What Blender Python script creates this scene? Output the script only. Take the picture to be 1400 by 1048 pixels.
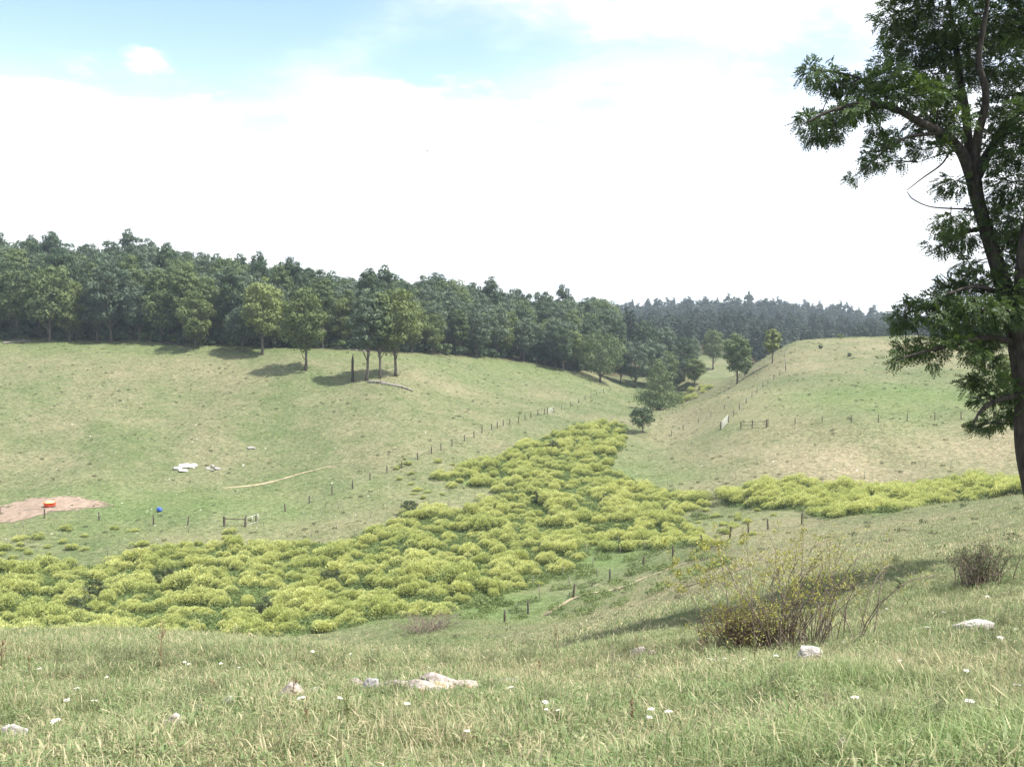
import bpy, math, random
import numpy as np
from mathutils import Vector

rng = np.random.default_rng(7)
random.seed(7)
R = math.radians
for o in list(bpy.data.objects):
    bpy.data.objects.remove(o)
scene = bpy.context.scene
col = scene.collection

# ------------------------------------------------------------------ camera
F = 1400.0                                   # focal length in photo pixels (1400 wide)
PITCH = math.atan((524 - 455) / F)
CPI, SPI = math.cos(PITCH), math.sin(PITCH)
cam_d = bpy.data.cameras.new('camera')
cam_d.sensor_width = 36.0
cam_d.lens = 36.0 * F / 1400.0
cam_d.clip_start = 0.1
cam_d.clip_end = 12000
cam = bpy.data.objects.new('camera', cam_d)
cam.location = (0, 0, 0)
cam.rotation_euler = (math.pi / 2 - PITCH, 0, 0)
col.objects.link(cam)
scene.camera = cam

# ------------------------------------------------------------------ light
SUN_AZ, SUN_EL = 102.0, 60.0                  # azimuth from +Y towards +X
sun_d = bpy.data.lights.new('sun', 'SUN')
sun_d.energy = 4.6
sun_d.angle = R(0.55)
sun_d.color = (1.0, 0.95, 0.86)
sun = bpy.data.objects.new('sun', sun_d)
sv = Vector((math.cos(R(SUN_EL)) * math.sin(R(SUN_AZ)), math.cos(R(SUN_EL)) * math.cos(R(SUN_AZ)), math.sin(R(SUN_EL))))
sun.rotation_euler = sv.to_track_quat('Z', 'Y').to_euler()
sun.location = (0, 0, 80)
col.objects.link(sun)

scene.view_settings.view_transform = 'Standard'
scene.view_settings.look = 'None'
scene.view_settings.gamma = 1.0
scene.view_settings.use_curve_mapping = False
scene.view_settings.exposure = 1.12
scene.render.engine = 'CYCLES'
scene.cycles.use_denoising = True
scene.cycles.max_bounces = 6
scene.cycles.diffuse_bounces = 2
scene.cycles.transmission_bounces = 3
scene.cycles.transparent_max_bounces = 6
scene.cycles.volume_bounces = 0
scene.cycles.caustics_reflective = False
scene.cycles.caustics_refractive = False


class NT:
    """small helper to write node trees"""
    def __init__(s, tree):
        s.t = tree
        s.t.nodes.clear()

    def n(s, kind, ins=None, **kw):
        nd = s.t.nodes.new(kind)
        for k, v in kw.items():
            setattr(nd, k, v)
        for k, v in (ins or {}).items():
            sock = nd.inputs[k]
            if isinstance(v, bpy.types.NodeSocket):
                s.t.links.new(v, sock)
            else:
                sock.default_value = v
        return nd

    def math(s, op, a, b=0.0, clamp=False):
        return s.n('ShaderNodeMath', {0: a, 1: b}, operation=op, use_clamp=clamp).outputs[0]

    def mix(s, f, a, b, blend='MIX'):
        nd = s.n('ShaderNodeMix', data_type='RGBA', blend_type=blend)
        for k, v in ((0, f), (6, a), (7, b)):
            if isinstance(v, bpy.types.NodeSocket):
                s.t.links.new(v, nd.inputs[k])
            else:
                nd.inputs[k].default_value = v if k == 0 else (tuple(v) + (1,) if len(v) == 3 else v)
        return nd.outputs[2]

    def noise(s, vec, scale, detail=3.0, rough=0.55, dist=0.0):
        return s.n('ShaderNodeTexNoise', {'Vector': vec, 'Scale': scale, 'Detail': detail, 'Roughness': rough, 'Distortion': dist}).outputs['Fac']

    def remap(s, v, a, b, c=0.0, d=1.0, smooth=True):
        nd = s.n('ShaderNodeMapRange', {'Value': v, 'From Min': a, 'From Max': b, 'To Min': c, 'To Max': d},
                 interpolation_type='SMOOTHSTEP' if smooth else 'LINEAR')
        return nd.outputs['Result']


def pix_ray(px, py):
    u = (np.asarray(px, float) - 700) / F
    v = -(np.asarray(py, float) - 524) / F
    return np.stack([u + 0 * v, CPI + v * SPI + 0 * u, -SPI + v * CPI + 0 * u], -1)


def pix_dir(px, py):
    r = pix_ray(px, py)
    return r / np.linalg.norm(r)


# ------------------------------------------------------------------ sky
world = bpy.data.worlds.new('World')
scene.world = world
world.use_nodes = True
w = NT(world.node_tree)
sky = w.n('ShaderNodeTexSky', sky_type='NISHITA', sun_disc=False)
sky.sun_elevation = R(SUN_EL)
sky.sun_rotation = R(SUN_AZ)
sky.altitude = 600
sky.air_density = 1.0
sky.dust_density = 1.6
sky.ozone_density = 1.2
tc = w.n('ShaderNodeTexCoord')
dirv = w.n('ShaderNodeVectorMath', {0: tc.outputs['Generated']}, operation='NORMALIZE').outputs[0]
sep = w.n('ShaderNodeSeparateXYZ', {0: dirv})
den = w.math('MAXIMUM', w.math('ADD', sep.outputs['Z'], 0.12), 0.05)
comb = w.n('ShaderNodeCombineXYZ', {0: w.math('DIVIDE', sep.outputs['X'], den), 1: w.math('DIVIDE', sep.outputs['Y'], den), 2: 0.3})
cl_big = w.noise(comb.outputs[0], 0.75, 6.0, 0.58, 0.25)
cl_fine = w.noise(comb.outputs[0], 3.2, 6.0, 0.6, 0.2)
warp_n = w.n('ShaderNodeTexNoise', {'Vector': comb.outputs[0], 'Scale': 2.6, 'Detail': 7.0, 'Roughness': 0.62})
wv = w.n('ShaderNodeVectorMath', {0: warp_n.outputs['Color'], 1: (0.5, 0.5, 0.5)}, operation='SUBTRACT').outputs[0]
wv = w.n('ShaderNodeVectorMath', {0: wv, 'Scale': 0.11}, operation='SCALE').outputs[0]
dirw = w.n('ShaderNodeVectorMath', {0: dirv, 1: wv}, operation='ADD').outputs[0]


def lobe(px, py, rx, ry, soft=0.35):
    """1 inside an ellipse of sky round a direction, falling to 0 at its edge"""
    c = Vector(pix_dir(px, py))
    right = Vector((0, 0, 1)).cross(c).normalized() * -1
    up = right.cross(c).normalized()
    if up.z < 0:
        up = -up
    d = w.n('ShaderNodeVectorMath', {0: dirw, 1: tuple(c)}, operation='SUBTRACT').outputs[0]
    a = w.math('DIVIDE', w.n('ShaderNodeVectorMath', {0: d, 1: tuple(right)}, operation='DOT_PRODUCT').outputs['Value'], rx / F)
    b = w.math('DIVIDE', w.n('ShaderNodeVectorMath', {0: d, 1: tuple(up)}, operation='DOT_PRODUCT').outputs['Value'], ry / F)
    r = w.math('SQRT', w.math('ADD', w.math('MULTIPLY', a, a), w.math('MULTIPLY', b, b)))
    fwd = w.math('GREATER_THAN', w.n('ShaderNodeVectorMath', {0: dirv, 1: tuple(c)}, operation='DOT_PRODUCT').outputs['Value'], 0.3)
    return w.math('MULTIPLY', w.remap(r, 1.0, 1.0 - soft, 0.0, 1.0), fwd)


# overall broken cloud cover everywhere, with one wide opening and clouds floating in it
cover = w.remap(cl_big, 0.36, 0.56, 0.0, 1.0)
opening = w.math('MAXIMUM', lobe(200, -60, 480, 250, 0.55), lobe(600, 80, 240, 105, 0.8))
cover = w.math('MULTIPLY', w.math('MAXIMUM', cover, w.remap(sep.outputs['Z'], 0.34, 0.10, 0.0, 1.0)), w.math('SUBTRACT', 1.0, opening, True))
bank = lobe(60, 230, 300, 130, 0.34)
bank2 = lobe(560, 240, 230, 130, 0.3)
puff = w.math('MULTIPLY', lobe(193, 84, 44, 30, 0.9), w.remap(cl_fine, 0.36, 0.62))
puff2 = w.math('MULTIPLY', lobe(300, 134, 66, 24, 0.9), w.remap(cl_fine, 0.36, 0.62))
cover = w.math('MAXIMUM', cover, w.math('MAXIMUM', bank, w.math('MAXIMUM', bank2, w.math('MAXIMUM', puff, puff2))))
cover = w.math('MULTIPLY', cover, 0.97, True)
shade = w.remap(cl_fine, 0.3, 0.7, 0.80, 1.0)
cloud_col = w.mix(w.remap(cl_fine, 0.34, 0.56), (0.47, 0.505, 0.55), (0.76, 0.77, 0.78))
sky_s = w.n('ShaderNodeVectorMath', {0: sky.outputs[0], 'Scale': 0.14}, operation='SCALE').outputs[0]
sky_s = w.mix(w.remap(sep.outputs['Z'], 0.32, 0.02, 0.0, 0.55), sky_s, (0.72, 0.77, 0.80))
sky_c = w.mix(cover, sky_s, cloud_col)
bg = w.n('ShaderNodeBackground', {'Color': sky_c, 'Strength': 1.0})
wo = w.n('ShaderNodeOutputWorld', {'Surface': bg.outputs[0]})

# ------------------------------------------------------------------ terrain: a height function fitted through surveyed points
CP = [  # photo column, photo row, distance ahead in metres
    (0, 700, 160), (300, 714, 153), (150, 640, 180), (0, 580, 205), (0, 465, 275), (250, 467, 275), (250, 560, 222), (400, 590, 205),
    (417, 505, 243), (540, 515, 240), (480, 521, 236), (330, 482, 262), (620, 603, 195), (505, 655, 172), (440, 682, 164), (700, 582, 222), (752, 562, 245),
    (700, 525, 285), (560, 480, 290), (650, 487, 310), (720, 495, 325), (800, 515, 325), (870, 527, 345), (820, 543, 290), (870, 560, 275),
    (930, 535, 350), (960, 520, 400), (1000, 495, 470),
    (905, 600, 215), (875, 592, 222), (990, 583, 200), (1050, 580, 190), (1180, 576, 180), (1390, 572, 176), (1000, 545, 232), (1040, 530, 250), (1073, 500, 275),
    (950, 560, 240),
    (1090, 466, 310), (1180, 462, 312), (1250, 460, 315), (1390, 468, 325), (1200, 510, 250), (1390, 515, 245), (1120, 480, 290),
    (850, 625, 195), (900, 655, 175), (1000, 667, 160), (1200, 662, 155), (1390, 662, 145),
    (780, 600, 210), (700, 640, 180), (600, 680, 160), (500, 740, 140), (700, 720, 142), (850, 700, 150),
    (1000, 693, 148), (1200, 680, 140), (1390, 668, 135), (1120, 705, 128), (1250, 690, 126),
    (0, 770, 127), (300, 770, 126), (0, 850, 100), (200, 870, 93), (400, 860, 95), (600, 830, 102), (600, 770, 122),
    (784, 817, 101), (838, 797, 106), (920, 762, 113), (1040, 722, 122), (1105, 712, 127), (720, 840, 96),
    (950, 800, 72), (1100, 765, 72), (1250, 725, 82), (1390, 690, 90), (1300, 745, 56), (860, 840, 72), (760, 850, 80),
    (1390, 755, 36), (1335, 805, 27), (1230, 815, 27), (1080, 885, 19), (950, 880, 20), (1330, 860, 17), (1110, 900, 16),
    (700, 885, 24), (500, 885, 26), (300, 884, 28), (100, 888, 28), (0, 888, 28),
    (570, 940, 14), (300, 955, 13.5), (20, 1005, 10.5), (230, 990, 11), (800, 960, 11.5), (1000, 960, 11), (1200, 960, 10.5), (1390, 960, 10.5),
    (700, 1048, 7.2), (350, 1048, 7.5), (0, 1048, 7.8), (1050, 1048, 6.8), (1390, 1048, 6.6)]
XYZ = [(0, 0, -1.62), (0, 3, -2.0), (-6, 0, -1.8), (6, 0, -1.2), (0, -20, 1.5), (-60, -40, -2), (60, -30, 6), (-30, 10, -5), (30, 10, -1.5), (60, 30, -3),
       (100, 60, -6), (-60, 10, -14), (-100, 60, -26), (-150, 100, -30), (-25, 60, -19.5), (0, 55, -17.5), (-12, 60, -19),
       (-160, 300, 3.5), (-60, 320, -1.5), (-260, 300, 6), (-200, 200, -12), (-220, 160, -24), (-300, 420, 14), (-100, 420, 4), (0, 420, -7), (-400, 200, 5), (-350, 0, -20),
       (60, 360, -12), (30, 400, -8), (110, 420, -20), (150, 480, -19), (190, 420, -13), (250, 420, -9), (200, 520, -14), (160, 350, -4), (240, 340, -2), (300, 300, -2),
       (200, 200, -14), (220, 130, -14), (300, 150, -8),
       (120, 640, -4), (40, 640, -8), (220, 660, -9), (330, 640, -19), (0, 700, -8), (-200, 700, 15), (450, 640, -25), (300, 480, -16), (450, 400, -16), (60, 520, -8),
       (-500, 800, 25), (0, 900, -20), (400, 900, -20), (100, 1150, 3), (500, 1300, 0), (-400, 1300, 10), (800, 900, -10), (900, 1500, -5), (-800, 300, 10), (800, 200, -5),
       (0, -300, 5), (500, -300, 10), (-500, -300, -10)]
PTS = []
for _a, _b, _d in CP:
    _r = pix_ray(_a, _b)
    PTS.append(_r * (_d / _r[1]))
PTS = np.array(PTS + [np.array(p, float) for p in XYZ])


def _k(r):
    return np.where(r > 1e-9, r * r * np.log(r + 1e-12), 0)


def _warp(x, y):
    r = np.sqrt(x * x + y * y) + 1e-9
    s = np.log1p(r / 15.0) * 60 / r
    return np.stack([x * s, y * s], -1)


def _dist(a, b):
    return np.sqrt(((a[:, None] - b[None]) ** 2).sum(-1))


_W = _warp(PTS[:, 0], PTS[:, 1])
_n = len(PTS)
_A = np.block([[_k(_dist(_W, _W)) + np.eye(_n), np.ones((_n, 1)), _W], [np.ones((1, _n)), np.zeros((1, 3))], [_W.T, np.zeros((2, 3))]])
_S = np.linalg.solve(_A, np.concatenate([PTS[:, 2] / (np.hypot(PTS[:, 0], PTS[:, 1]) + 12), np.zeros(3)]))
_bw = np.array([1.7, 2.3, 3.4, 4.6, 6.5, 9.0, 13.0, 19.0, 27.0])
_ba = rng.uniform(0, 2 * math.pi, (9, 3))
_bp = rng.uniform(0, 2 * math.pi, (9, 3))


def H(x, y):
    x = np.asarray(x, float)
    y = np.asarray(y, float)
    sh = np.broadcast(x, y).shape
    x = np.broadcast_to(x, sh).ravel()
    y = np.broadcast_to(y, sh).ravel()
    out = np.empty(x.size)
    for i in range(0, x.size, 20000):
        a, b = x[i:i + 20000], y[i:i + 20000]
        ww = _warp(a, b)
        r = np.hypot(a, b)
        z = (_k(_dist(ww, _W)) @ _S[:_n] + _S[_n] + ww @ _S[_n + 1:]) * (r + 12)
        for k in range(9):
            fade = np.clip((_bw[k] * 22 - r) / (_bw[k] * 10), 0, 1)
            for q in range(3):
                z = z + fade * _bw[k] * 0.0055 * np.sin((a * math.cos(_ba[k, q]) + b * math.sin(_ba[k, q])) * 2 * math.pi / _bw[k] + _bp[k, q])
        fl = 1.0 / (1.0 + np.exp(-(r - 1600) / 250.0))
        out[i:i + 20000] = z * (1 - fl) + fl * (-6 + 10 * np.sin(a / 330.0) * np.cos(b / 410.0))
    return out.reshape(sh)


def hz(x, y):
    return float(H(np.array([x]), np.array([y]))[0])


_DD = np.exp(np.linspace(math.log(3.0), math.log(2500.0), 900))


def ground(pts):
    """where the line of sight through each photo point first meets the ground"""
    out = []
    for px, py in pts:
        r = pix_ray(px, py)
        r = r / r[1]
        P = _DD[:, None] * r[None]
        h = P[:, 2] - H(P[:, 0], P[:, 1])
        i = int(np.argmax(h < 0))
        if i == 0:
            i = len(_DD) - 1
        t = h[i - 1] / (h[i - 1] - h[i] + 1e-9)
        d = _DD[i - 1] + t * (_DD[i] - _DD[i - 1])
        p = d * r
        out.append(np.array([p[0], p[1], hz(p[0], p[1])]))
    return np.array(out)


def gp(px, py):
    return ground([(px, py)])[0]


def at(px, py, depth):
    r = pix_ray(px, py)
    return r * (depth / r[1])


def in_poly(x, y, poly):
    c = np.zeros(np.shape(x), bool)
    n = len(poly)
    for i in range(n):
        x1, y1 = poly[i][:2]
        x2, y2 = poly[(i + 1) % n][:2]
        cond = ((y1 > y) != (y2 > y)) & (x < (x2 - x1) * (y - y1) / (y2 - y1 + 1e-12) + x1)
        c ^= cond
    return c


def snoise(x, y, s, seed=0):
    """cheap smooth noise in 0..1"""
    g = np.random.default_rng(seed)
    v = 0
    for k in range(6):
        a, p = g.uniform(0, 2 * math.pi, 2)
        f = g.uniform(0.6, 1.6) / s
        v = v + np.sin((x * math.cos(a) + y * math.sin(a)) * 2 * math.pi * f + p + 1.3 * np.sin((x * math.sin(a) - y * math.cos(a)) * 2 * math.pi * f * 0.7 + p * 2))
    return np.clip(0.5 + v / 7.0, 0, 1)


# wood edge: distance of the tree line as a function of bearing x/y
_EDGE = ground([(0, 467), (100, 467.5), (200, 469), (262, 473), (330, 476), (420, 478), (500, 481), (560, 483), (620, 487), (680, 491), (740, 499), (790, 509)])
EDGE_A = np.concatenate([[-1.2, -0.75], _EDGE[:, 0] / _EDGE[:, 1], [0.075, 0.11, 0.16]])
EDGE_D = np.concatenate([[250, 268], np.clip(_EDGE[:, 1], 262, 340), [338, 352, 392]])


def edge_d(x, y):
    return np.interp(x / np.maximum(y, 1), EDGE_A, EDGE_D)


THICK_PX = [(-160, 775), (0, 772), (120, 777), (240, 752), (330, 748), (480, 740), (560, 706), (655, 700), (690, 668), (600, 655), (640, 640), (700, 616), (790, 580), (858, 582), (850, 606), (828, 642),
            (900, 668), (945, 680), (965, 692), (890, 708), (955, 730), (958, 745), (880, 750), (800, 757), (748, 796), (650, 826), (545, 845), (455, 862), (285, 872), (100, 884), (0, 886), (-160, 890)]
BAND_PX = [(985, 672), (1150, 667), (1400, 660), (1560, 655), (1560, 668), (1400, 675), (1290, 686), (1220, 700), (1130, 709), (1100, 698), (1000, 692)]
THICK = ground(THICK_PX)
for _q in THICK:                              # the near rim lies hidden behind the lip of the slope
    if _q[1] < 86:
        _q[:2] *= 89.0 / _q[1]
BAND = ground(BAND_PX)
FAR_PATCH = ground([(905, 548), (930, 532), (975, 528), (960, 540), (935, 552)])


def splat(x, y, pts):
    """soft patches: (photo x, photo y, radius across m, radius along m, weight)"""
    v = np.zeros(np.shape(x))
    for px, py, rx, ry, wt in pts:
        p = gp(px, py)
        v = np.maximum(v, wt * np.exp(-(((x - p[0]) / rx) ** 2 + ((y - p[1]) / ry) ** 2)))
    return v


def zones(x, y):
    n1 = snoise(x, y, 38, 1)
    n2 = snoise(x, y, 11, 2)
    dry = 0.30 + 0.32 * (n1 - 0.5) + 0.22 * (n2 - 0.5)
    dry = dry + splat(x, y, [(1200, 620, 40, 14, .6), (1000, 625, 16, 18, .42), (800, 940, 5, 3, .18), (450, 990, 3, 2, .18), (1250, 915, 3, 3, .22), (1000, 1000, 2, 1.2, .2), (200, 930, 5, 5, .1), (1040, 560, 9, 30, .6), (960, 575, 10, 28, .65), (930, 600, 7, 18, .55), (1350, 605, 18, 12, .35), (1200, 475, 60, 26, .36), (1000, 540, 10, 30, .35),
                             (650, 610, 9, 24, .28), (560, 500, 20, 20, .15), (900, 790, 10, 12, .35), (1020, 770, 14, 16, .3), (1150, 700, 22, 14, .25), (150, 510, 40, 25, .2), (620, 700, 12, 14, .28), (420, 725, 12, 10, .25)])
    lush = splat(x, y, [(1220, 540, 42, 22, .6), (600, 660, 12, 14, .2), (850, 650, 10, 18, .55), (900, 660, 12, 10, .5), (680, 830, 10, 9, .9), (780, 770, 12, 9, .9), (620, 840, 9, 8, .8), (300, 470, 70, 12, .55), (700, 500, 40, 20, .45),
                        (1330, 1020, 1.4, 1.0, .7), (1150, 930, 1.2, .9, .5), (250, 690, 40, 12, .5), (60, 720, 40, 12, .35), (1010, 710, 18, 10, .35)])
    lush = np.where(in_poly(x, y, THICK) | in_poly(x, y, BAND), np.maximum(lush, 0.85), lush)
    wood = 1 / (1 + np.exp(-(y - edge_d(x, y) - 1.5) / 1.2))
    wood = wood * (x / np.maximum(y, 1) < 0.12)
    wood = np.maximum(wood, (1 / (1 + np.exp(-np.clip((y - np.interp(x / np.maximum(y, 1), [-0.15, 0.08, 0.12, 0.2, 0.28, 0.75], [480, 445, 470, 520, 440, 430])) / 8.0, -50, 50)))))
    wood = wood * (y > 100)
    return np.clip(dry, 0, 1), np.clip(lush, 0, 1), wood


# ------------------------------------------------------------------ mesh helpers
def mesh_from(name, V, Fc, mats=(), attrs=None, smooth=False):
    """V (n,3); Fc list of index arrays grouped by size, or list of tuples"""
    me = bpy.data.meshes.new(name)
    V = np.asarray(V, np.float32)
    if isinstance(Fc, np.ndarray):
        Fc = [Fc]
    if len(Fc) and not isinstance(Fc[0], np.ndarray):
        me.from_pydata(V.tolist(), [], [tuple(f) for f in Fc])
    else:
        loops = np.concatenate([f.ravel() for f in Fc]).astype(np.int32)
        tot = np.concatenate([np.full(len(f), f.shape[1], np.int32) for f in Fc])
        start = np.concatenate([[0], np.cumsum(tot)[:-1]]).astype(np.int32)
        me.vertices.add(len(V))
        me.vertices.foreach_set('co', V.ravel())
        me.loops.add(len(loops))
        me.loops.foreach_set('vertex_index', loops)
        me.polygons.add(len(tot))
        me.polygons.foreach_set('loop_start', start)
        me.polygons.foreach_set('loop_total', tot)
    me.update(calc_edges=True)
    for k, v in (attrs or {}).items():
        a = me.attributes.new(k, 'FLOAT', 'POINT')
        a.data.foreach_set('value', np.asarray(v, np.float32))
    for m in mats:
        me.materials.append(m)
    if smooth:
        me.polygons.foreach_set('use_smooth', np.ones(len(me.polygons), bool))
    return me


class MB:
    """collects geometry for one mesh; every vertex carries the value 'var'"""
    def __init__(s):
        s.v, s.q, s.t, s.a, s.n = [], [], [], [], 0

    def add(s, V, quads=None, tris=None, var=0.5):
        V = np.asarray(V, float).reshape(-1, 3)
        s.v.append(V)
        s.a.append(np.broadcast_to(np.asarray(var, float), (len(V),)).copy())
        if quads is not None and len(quads):
            s.q.append(np.asarray(quads, int) + s.n)
        if tris is not None and len(tris):
            s.t.append(np.asarray(tris, int) + s.n)
        s.n += len(V)

    def tube(s, path, rad, sides=6, var=0.5, cap=True):
        P = np.asarray(path, float)
        n = len(P)
        rad = np.broadcast_to(np.asarray(rad, float), (n,))
        T = np.gradient(P, axis=0)
        T /= np.linalg.norm(T, axis=1, keepdims=True) + 1e-9
        ref = np.array([0.31, 0.95, 0.05]) if abs(T[0, 2]) > 0.6 else np.array([0.02, 0.05, 1.0])
        A = np.cross(T, ref)
        A /= np.linalg.norm(A, axis=1, keepdims=True) + 1e-9
        B = np.cross(T, A)
        th = np.arange(sides) * 2 * math.pi / sides
        ring = P[:, None] + rad[:, None, None] * (np.cos(th)[None, :, None] * A[:, None] + np.sin(th)[None, :, None] * B[:, None])
        V = ring.reshape(-1, 3)
        i = np.arange(n - 1)[:, None] * sides
        j = np.arange(sides)[None]
        k = (j + 1) % sides
        Q = np.stack([i + j, i + k, i + sides + k, i + sides + j], -1).reshape(-1, 4)
        tr = None
        if cap:
            V = np.vstack([V, P[-1:] + T[-1:] * rad[-1] * 0.3, P[:1]])
            e = (n - 1) * sides
            jj, kk = np.arange(sides), (np.arange(sides) + 1) % sides
            tr = np.vstack([np.stack([e + jj, e + kk, np.full(sides, n * sides)], -1), np.stack([kk, jj, np.full(sides, n * sides + 1)], -1)])
        s.add(V, Q, tr, var)

    def box(s, c, size, var=0.5, ax=None):
        c = np.asarray(c, float)
        h = np.asarray(size, float) / 2
        X, Y, Z = ax if ax is not None else np.eye(3)
        V = [c + sx * h[0] * np.asarray(X) + sy * h[1] * np.asarray(Y) + sz * h[2] * np.asarray(Z) for sx in (-1, 1) for sy in (-1, 1) for sz in (-1, 1)]
        s.add(V, [(0, 1, 3, 2), (4, 6, 7, 5), (0, 4, 5, 1), (2, 3, 7, 6), (0, 2, 6, 4), (1, 5, 7, 3)], None, var)

    def cards(s, C, D, N, ln, wd, var):
        """rhombic leaves: centre, length direction, normal, length, width"""
        C, D, N = (np.asarray(q, float) for q in (C, D, N))
        D = D / (np.linalg.norm(D, axis=1, keepdims=True) + 1e-9)
        S = np.cross(N, D)
        S /= np.linalg.norm(S, axis=1, keepdims=True) + 1e-9
        U = np.cross(D, S)
        ln = np.broadcast_to(ln, (len(C),))[:, None]
        wd = np.broadcast_to(wd, (len(C),))[:, None]
        V = np.stack([C - D * ln / 2, C + S * wd / 2 - U * wd * 0.18, C + D * ln / 2, C - S * wd / 2 - U * wd * 0.18], 1).reshape(-1, 3)
        Q = np.arange(len(C) * 4).reshape(-1, 4)
        s.add(V, Q, None, np.repeat(np.broadcast_to(var, (len(C),)), 4))

    def mesh(s, name, mats, smooth=False):
        fc = []
        if s.q:
            fc.append(np.concatenate(s.q))
        if s.t:
            fc.append(np.concatenate(s.t))
        return mesh_from(name, np.concatenate(s.v), fc, mats, {'var': np.concatenate(s.a)}, smooth)


def tag(o, label=None, cat=None, group=None, kind=None):
    for k, v in (('label', label), ('category', cat), ('group', group), ('kind', kind)):
        if v:
            o[k] = v
    return o


def link(name, me, parent=None, loc=(0, 0, 0), rotz=0.0, scale=None):
    o = bpy.data.objects.new(name, me)
    col.objects.link(o)
    o.location = tuple(float(q) for q in loc)
    o.rotation_euler = (0, 0, rotz)
    if scale is not None:
        o.scale = scale if hasattr(scale, '__len__') else (scale,) * 3
    if parent is not None:
        o.parent = parent
    return o


def unit(n):
    v = rng.normal(size=(n, 3))
    return v / np.linalg.norm(v, axis=1, keepdims=True)


# ------------------------------------------------------------------ materials
def material(name):
    m = bpy.data.materials.new(name)
    m.use_nodes = True
    return m, NT(m.node_tree)


def leaf_mat(name, dark, light, trans=0.35, tint=0.35, rough=0.6, tcol=None, patch=0.0):
    m, t = material(name)
    var = t.n('ShaderNodeAttribute', attribute_name='var').outputs['Fac']
    rnd = t.n('ShaderNodeObjectInfo').outputs['Random']
    f = t.math('ADD', t.math('MULTIPLY', var, 1 - tint), t.math('MULTIPLY', rnd, tint), True)
    c = t.mix(f, dark, light)
    if patch:
        pos = t.n('ShaderNodeNewGeometry').outputs['Position']
        c = t.mix(t.math('MULTIPLY', t.remap(t.noise(pos, 0.09, 3), 0.4, 0.62), patch), c, tcol)
    d = t.n('ShaderNodeBsdfPrincipled', {'Base Color': c, 'Roughness': rough, 'Specular IOR Level': 0.25})
    hs = t.n('ShaderNodeHueSaturation', {'Hue': 0.485, 'Saturation': 1.15, 'Value': 1.15, 'Color': c}).outputs[0]
    tr = t.n('ShaderNodeBsdfTranslucent', {'Color': hs})
    mx = t.n('ShaderNodeMixShader', {0: trans, 1: d.outputs[0], 2: tr.outputs[0]})
    t.n('ShaderNodeOutputMaterial', {'Surface': mx.outputs[0]})
    return m


def rough_mat(name, c1, c2, scale=6.0, rough=0.9, bump=0.4, stretch=(1, 1, 1), c3=None, coord='Object'):
    m, t = material(name)
    tcn = t.n('ShaderNodeTexCoord').outputs[coord]
    mp = t.n('ShaderNodeMapping', {'Vector': tcn, 'Scale': stretch}).outputs[0]
    n1 = t.noise(mp, scale, 5, 0.6)
    n2 = t.noise(mp, scale * 5, 4, 0.6)
    c = t.mix(t.remap(n1, 0.35, 0.65), c1, c2)
    if c3:
        c = t.mix(t.remap(t.noise(mp, scale * 0.6, 4), 0.52, 0.64), c, c3)
    c = t.mix(0.25, c, t.mix(n2, (0, 0, 0), (1, 1, 1)), 'OVERLAY')
    b = t.n('ShaderNodeBump', {'Height': t.math('ADD', n1, t.math('MULTIPLY', n2, 0.5)), 'Strength': bump, 'Distance': 0.05})
    d = t.n('ShaderNodeBsdfPrincipled', {'Base Color': c, 'Roughness': rough, 'Normal': b.outputs[0], 'Specular IOR Level': 0.25})
    t.n('ShaderNodeOutputMaterial', {'Surface': d.outputs[0]})
    return m


GREEN, STRAW, LUSH = (0.080, 0.108, 0.045), (0.200, 0.176, 0.115), (0.090, 0.142, 0.046)


def field_color(t, pos, dry, lush, fine=True):
    n_l = t.noise(pos, 0.055, 4, 0.6)
    n_m = t.noise(pos, 0.45, 4, 0.62)
    f = t.math('ADD', dry, t.math('MULTIPLY', t.math('SUBTRACT', n_l, 0.5), 0.9))
    f = t.math('ADD', f, t.math('MULTIPLY', t.math('SUBTRACT', n_m, 0.5), 0.8))
    if fine:
        f = t.math('ADD', f, t.math('MULTIPLY', t.math('SUBTRACT', t.noise(pos, 2.6, 5, 0.7), 0.5), 1.15))
    f = t.remap(f, 0.0, 0.95, 0, 1, False)
    c = t.mix(f, GREEN, STRAW)
    return t.mix(t.math('MULTIPLY', lush, t.remap(n_m, 0.2, 0.7, 0.55, 1.0)), c, LUSH)


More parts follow.
